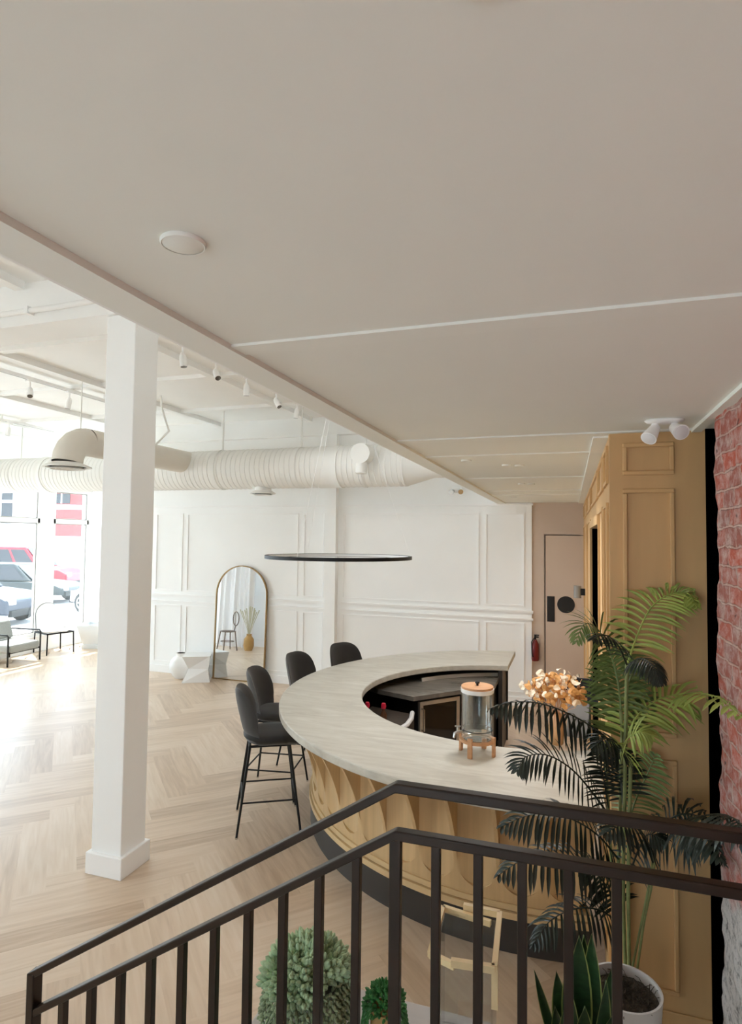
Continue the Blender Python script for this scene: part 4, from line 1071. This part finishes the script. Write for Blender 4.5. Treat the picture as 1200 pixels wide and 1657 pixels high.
# lighting tracks and their spotlights
def track(label, x, y0, y1):
    t = thing('lighting_track', label, 'track', (x, (y0 + y1) / 2, CEIL - .05)); L = (y1 - y0) / 2
    b = nb(); box(b, -.02, .02, -L, L, -.045, -.005); obj('rail', b, M['trim'], t)
    b = nb(); box(b, -.008, .008, -L, L, -.047, -.045); obj('slot', b, M['grey'], t)
    b = nb()
    k = max(2, int(L / .8)); 
    for i in range(k): yy = -L + 2 * L * (i + .5) / k; box(b, -.012, .012, yy - .012, yy + .012, -.005, .05)
    obj('hanger', b, M['trim'], t)
track('white lighting track beside the edge of the low ceiling', -3.72, 2.6, 8.05)
track('white lighting track left of the column carrying two spotlights', -6.45, 2.6, 8.0)
track('far left white lighting track ending above the elbow of the duct', -9.25, 4.5, 8.9)
def spot(label, x, y, ax, az, on=False):
    t = thing('track_spotlight', label, 'spotlight', (x, y, CEIL - .095), 0, 'white spotlights hanging from the lighting tracks')
    b = nb(); tube(b, [(0, 0, 0), (0, 0, -.10)], .010, 8); box(b, -.03, .03, -.05, .05, -.02, 0); obj('stem', b, M['trim'], t, smooth=True)
    d = V(sin(ax) * cos(az), sin(ax) * sin(az), -cos(ax)); c = V(0, 0, -.12) - d * .01
    b = nb(); tube(b, [c - d * .03, c - d * .01, c + d * .02, c + d * .12], [.015, .028, .036, .037], 18); h = obj('lamp_head', b, M['trim'], t, smooth=True)
    b = nb(); tube(b, [c + d * .1202, c + d * .1225], [.032, .031], 18); obj('lens', b, M['lens_dark'], h, smooth=True)
    if on: fill_spot(h, c + d * .135, d * .6 + V(.7, .6, -.35), 5, 140)  # added fill light, aimed apart from the head
for lab, y, ax, az in (('spotlight nearest the column on the track by the low ceiling', 5.15, .15, 0), ('second spotlight from the column on the track by the low ceiling', 5.75, .7, -.6), ('third spotlight from the column on the track by the low ceiling', 6.42, .15, 2),
                       ('fourth spotlight from the column on the track by the low ceiling', 7.2, .6, -.3), ('fifth and farthest spotlight from the column on the track by the low ceiling', 7.85, .2, 2.8)):
    spot(lab, -3.72, y, ax, az, y < 7)
spot('tilted spotlight at the left with its dark lens showing', -6.45, 5.82, .55, -.7)
spot('spotlight just left of the column, pointing down', -6.45, 6.45, .2, 3.4)
spot('small far spotlight at the left edge above the duct', -9.25, 7.95, .2, 3.4)

# conduit along the girder
cn = thing('conduit_pipe', 'white conduit pipe clipped along the ceiling beam by the column', 'pipe', (-6, 3.66, 4.30))
b = nb(); tube(b, [(-4.6, 0, -.02), (0, 0, -.02), (2.2, 0, -.02), (2.55, 0, -.01), (2.7, .0, .02), (4.6, 0, .02)], .022, 10); obj('pipe', b, M['ceil'], cn, smooth=True)
for x in (-2.5, -1.0, 1.2, 1.9):
    b = nb(); box(b, x - .02, x + .02, -.03, .035, -.05, .01); obj('clip', b, M['trim'], cn)

# round spiral air duct
DY, DZ, DR = 8.55, 3.575, .312
du = thing('air_duct', 'large white spiral air duct across the back of the room', 'duct', (0, DY, DZ))
b = nb(); prof = []; x = XL + .16
while x < -2.32:
    prof += [(DR, x), (DR, x + .066), (DR + .006, x + .072), (DR + .006, x + .078)]; x += .084
prof.append((DR, -2.3))
lathe(b, prof, 48, (0, 0, 0), 'x'); obj('pipe', b, M['duct'], du, smooth=True, angle=25)
b = nb(); lathe(b, [(DR, -2.3), (DR + .006, -2.29), (.2, -1.86), (.2, -1.1), (0, -1.1)], 48, (0, 0, 0), 'x'); obj('reducer', b, M['duct'], du, smooth=True)
for x0, x1 in ((-3.63, -3.27), (-9.0, -8.86)):
    b = nb(); lathe(b, [(DR - .002, x0), (DR + .014, x0), (DR + .014, x0 + .02), (DR + .009, x0 + .03), (DR + .009, x1 - .03), (DR + .014, x1 - .02), (DR + .014, x1), (DR - .002, x1)], 48, (0, 0, 0), 'x'); obj('collar', b, M['duct'], du, smooth=True)
bx0 = -5.95; br_ = .18; BZ = .12
b = nb(); lathe(b, [(br_, -2.3), (br_, 0.0), (br_ + .0, .1)], 36, (bx0, 0, BZ), 'y')
obj('branch_pipe', b, M['duct_branch'], du, smooth=True)
b = nb(); el_pts = [V(bx0, -2.3 - .3 * sin(a), BZ - .3 + .3 * cos(a)) for a in [k * pi / 2 / 5 for k in range(6)]]
tube(b, el_pts, br_, 30, caps=False); tube(b, [el_pts[-1], el_pts[-1] + V(0, 0, -.02)], br_, 30, caps=False)
obj('elbow', b, M['duct_branch'], du, smooth=True, angle=25)
ez = el_pts[-1].z - .02
def diffuser(x, y, z, r, nm='diffuser', n=4):
    b = nb(); lathe(b, [(r * .6, .05), (r, .0), (r, -.012), (r * .86, -.012), (r * .8, .02), (r * .6, .05)], 36, (x, y, z)); dd = obj(nm, b, M['duct'], du, smooth=True)
    b = nb(); lathe(b, [(0, .005), (r * .84, .005)], 30, (x, y, z)); obj('opening', b, M['void'], dd)  # near-black disc paints the shade inside the duct outlet
    b = nb()
    for k in (.72, .48, .24): lathe(b, [(r * k, -.03), (r * k - .03, -.004), (r * k - .045, -.004), (r * k - .012, -.034), (r * k, -.03)], 30, (x, y, z))
    obj('louvre', b, M['duct'], dd, smooth=True)
diffuser(bx0, el_pts[-1].y, ez - .03, .285)
b = nb(); cyl(b, (-4.62, 0, -DR - .06), .13, .12, 24); obj('neck', b, M['duct'], du, smooth=True)
diffuser(-4.62, 0, -DR - .075, .2)
b = nb(); tube(b, [(-2.82, -.2, .12), (-2.82, -.52, .12)], .145, 28); tube(b, [(-2.82, -.44, .02), (-2.82, -.45, -.16)], .08, 16); obj('stub_pipe', b, M['duct'], du, smooth=True)
for x in (-9.6, -5.35, -3.95, -2.9):
    b = nb(); tube(b, [(x, -.02, DR), (x, -.02, CEIL - DZ)], .014, 6); lathe(b, [(DR + .008, x - .02), (DR + .012, x - .02), (DR + .012, x + .02), (DR + .008, x + .02)], 40, (0, 0, 0), 'x'); obj('hanger', b, M['duct'], du, smooth=True)
b = nb(); tube(b, [(bx0, -2.4, br_ + BZ - .03), (bx0, -2.4, CEIL - DZ)], .008, 6); obj('hanger', b, M['duct'], du)
b = nb()
tube(b, [(bx0 + .32, -1.25, CEIL - DZ), (bx0 + .33, -1.22, .75), (bx0 + .40, -1.15, .45), (bx0 + .12, -1.1, BZ + .13)], .016, 6); obj('hanger', b, M['duct'], du, smooth=True)

# ================================================================== SEATS BY THE WINDOW
pl = thing('side_chair', 'white rounded-back chair with black legs by the window', 'chair', (-10.42, 10.22, 0), radians(-18))
b = nb(); pad(b, lambda a: (.27 * abs(cos(a)) ** .6 * (1 if cos(a) > 0 else -1), .27 * abs(sin(a)) ** .6 * (1 if sin(a) > 0 else -1)), .035, place=Matrix.Translation((0, 0, .47))); obj('seat', b, M['whitefab'], pl, smooth=True)
pts = [(.25 * cos(a), .27 + .25 * sin(a)) if 0 <= a <= pi else None for a in [pi * k / 16 for k in range(17)]]
poly = [(.25, 0.0)] + pts + [(-.25, 0.0)]
mxb = Matrix.Translation((-.27, 0, .50)) @ Matrix.Rotation(radians(-8), 4, 'Y') @ Matrix(((0, 0, 1, 0), (1, 0, 0, 0), (0, 1, 0, 0), (0, 0, 0, 1)))
b = nb(); prism(b, poly, -.015, .015, mxb); obj('backrest', b, M['whitefab'], pl)
b = nb(); tube(b, [mxb @ V(x, y, 0) for x, y in poly], .011, 6); obj('back_frame', b, M['blackmetal'], pl, smooth=True)
b = nb(); strip = [(.27, .27), (.27, -.27), (-.27, -.27), (-.27, .27)]
for p, q in zip(strip, strip[1:] + strip[:1]): bar(b, (p[0], p[1], .435), (q[0], q[1], .435), .03, .03)
obj('seat_frame', b, M['blackmetal'], pl)
for x, y in strip:
    b = nb(); tube(b, [(x, y, .43), (x * 1.04, y * 1.04, 0)], .014, 8); obj('leg', b, M['blackmetal'], pl, smooth=True)
ach = thing('armchair', 'low grey armchair with black tube frame at the left edge by the window', 'armchair', (-10.38, 9.12, 0), radians(4))
b = nb(); box(b, -.36, .36, -.36, .36, .24, .40); obj('seat', b, M['grey_fabric'], ach, bevel=.04)
b = nb(); box(b, -.08, .06, -.35, .35, .42, .78, Matrix.Translation((-.30, 0, 0)) @ Matrix.Translation((0, 0, .4)) @ Matrix.Rotation(radians(-18), 4, 'Y') @ Matrix.Translation((0, 0, -.4))); obj('backrest', b, M['grey_fabric'], ach, bevel=.04)
for s in (-1, 1):
    b = nb(); tube(b, [(.34, s * .39, 0), (.34, s * .39, .56), (.31, s * .39, .59), (-.36, s * .39, .59), (-.40, s * .39, .55), (-.40, s * .39, 0)], .016, 8); obj('arm_frame', b, M['blackmetal'], ach, smooth=True)
b = nb(); bar(b, (-.38, -.39, .26), (-.38, .39, .26), .03, .03); bar(b, (.33, -.39, .25), (.33, .39, .25), .03, .03); obj('cross_bar', b, M['blackmetal'], ach)
ptw = thing('planter', 'pale tapered planter standing beside the right window', 'planter', (-10.05, 11.02, 0), radians(20))
b = nb(); R = [[b.verts.new((x * s, y * s, z)) for x, y in ((-1, -1), (1, -1), (1, 1), (-1, 1))] for z, s in ((0, .22), (.08, .22), (.1, .2), (.5, .3), (.53, .3), (.53, .26), (.4, .24))]
for a, c in zip(R, R[1:]):
    for i in range(4): b.faces.new((a[i], a[(i + 1) % 4], c[(i + 1) % 4], c[i]))
b.faces.new(R[0][::-1]); b.faces.new(R[-1]); obj('body', b, mat('pale_grey_glaze', srgb(214, 218, 220), .5), ptw)

# ================================================================== CORNER SEEN ONLY IN THE MIRROR
b = nb(); box(b, -9.6, -7.0, 4.45, 4.55, 0, 3.0); struct('wall_partition', b, M['wall'])
b = nb()
for z0, z1, d in ((1.405, 1.43, .035), (1.295, 1.315, .035), (0, .13, .018)): box(b, -9.6, -7.0, 4.55, 4.55 + d, z0, z1)
for x0, x1 in ((-9.4, -8.3), (-8.15, -7.1)):
    strip_frame(b, '+y', 4.55, x0, x1, 1.49, 2.7, .022, .016); strip_frame(b, '+y', 4.55, x0, x1, .19, 1.235, .022, .016)
struct('trim_7', b, M['trim'])
cu = thing('curtain', 'long white linen curtain reflected in the arched mirror', 'curtain', (-8.1, 5.0, 0))
b = nb(); n = 60; lo_, hi_ = [], []
for i in range(n + 1):
    t = i / n; x = -.75 + .95 * t; y = .05 * sin(t * 44) + .03 * sin(t * 17)
    hi_.append(b.verts.new((x, y - .05 * t, 2.9))); lo_.append(b.verts.new((x * 1.02 + .05 * t, y * 1.2, .01)))
for i in range(n): b.faces.new((lo_[i], lo_[i + 1], hi_[i + 1], hi_[i]))
obj('cloth', b, M['curtain'], cu, smooth=True, angle=80)
b = nb(); tube(b, [(-1.5, 0, 2.92), (.5, 0, 2.92)], .012, 8); tube(b, [(-1.3, 0, 2.92), (-1.3, -.45, 2.92)], .012, 8); tube(b, [(.3, 0, 2.92), (.3, -.45, 2.92)], .012, 8); obj('rod', b, M['brass'], cu, smooth=True)
cc = thing('bentwood_chair', 'dark oval-back bentwood chair reflected in the arched mirror', 'chair', (-8.10, 5.72, 0), radians(120))
b = nb(); pad(b, lambda a: (.2 * cos(a), .2 * sin(a)), .022, place=Matrix.Translation((0, 0, .46))); obj('seat', b, M['darkwood'], cc, smooth=True)
b = nb(); tube(b, [(-.2, .15 * cos(a), .76 + .17 * sin(a)) for a in [2 * pi * k / 24 for k in range(24)]], .012, 8, closed=True); tube(b, [(-.17, 0, .46), (-.2, 0, .60)], .012, 6); tube(b, [(-.2, .03, .6), (-.2, .05, .92)], .006, 6); obj('backrest', b, M['darkwood'], cc, smooth=True)
for sx, sy in ((1, 1), (1, -1), (-1, 1), (-1, -1)):
    b = nb(); tube(b, [(sx * .13, sy * .13, .45), (sx * .18, sy * .18, 0)], .014, 8); obj('leg', b, M['darkwood'], cc, smooth=True)
b = nb(); tube(b, [(.16 * cos(a), .16 * sin(a), .22) for a in [2 * pi * k / 20 for k in range(20)]], .009, 6, closed=True); obj('stretcher', b, M['darkwood'], cc, smooth=True)
pv = thing('pampas_vase', 'tall dry grass in a tan vase reflected in the arched mirror', 'vase', (-7.66, 5.45, 0))
b = nb(); lathe(b, [(0, 0), (.09, 0), (.13, .12), (.12, .28), (.06, .36), (.065, .4), (0, .39)], 24); obj('vase', b, M['tanpot'], pv, smooth=True)
b = nb()
for i in range(14):
    a = i * 2.4; r_ = .05 + .015 * (i % 5)
    tube(b, [(0, 0, .35), (r_ * cos(a), r_ * sin(a), .65), (r_ * 2.4 * cos(a), r_ * 2.0 * sin(a), .95 + .04 * (i % 4))], [.003, .006, .014], 5)
gr_ = obj('dry_grass', b, M['dry'], pv); gr_['kind'] = 'stuff'
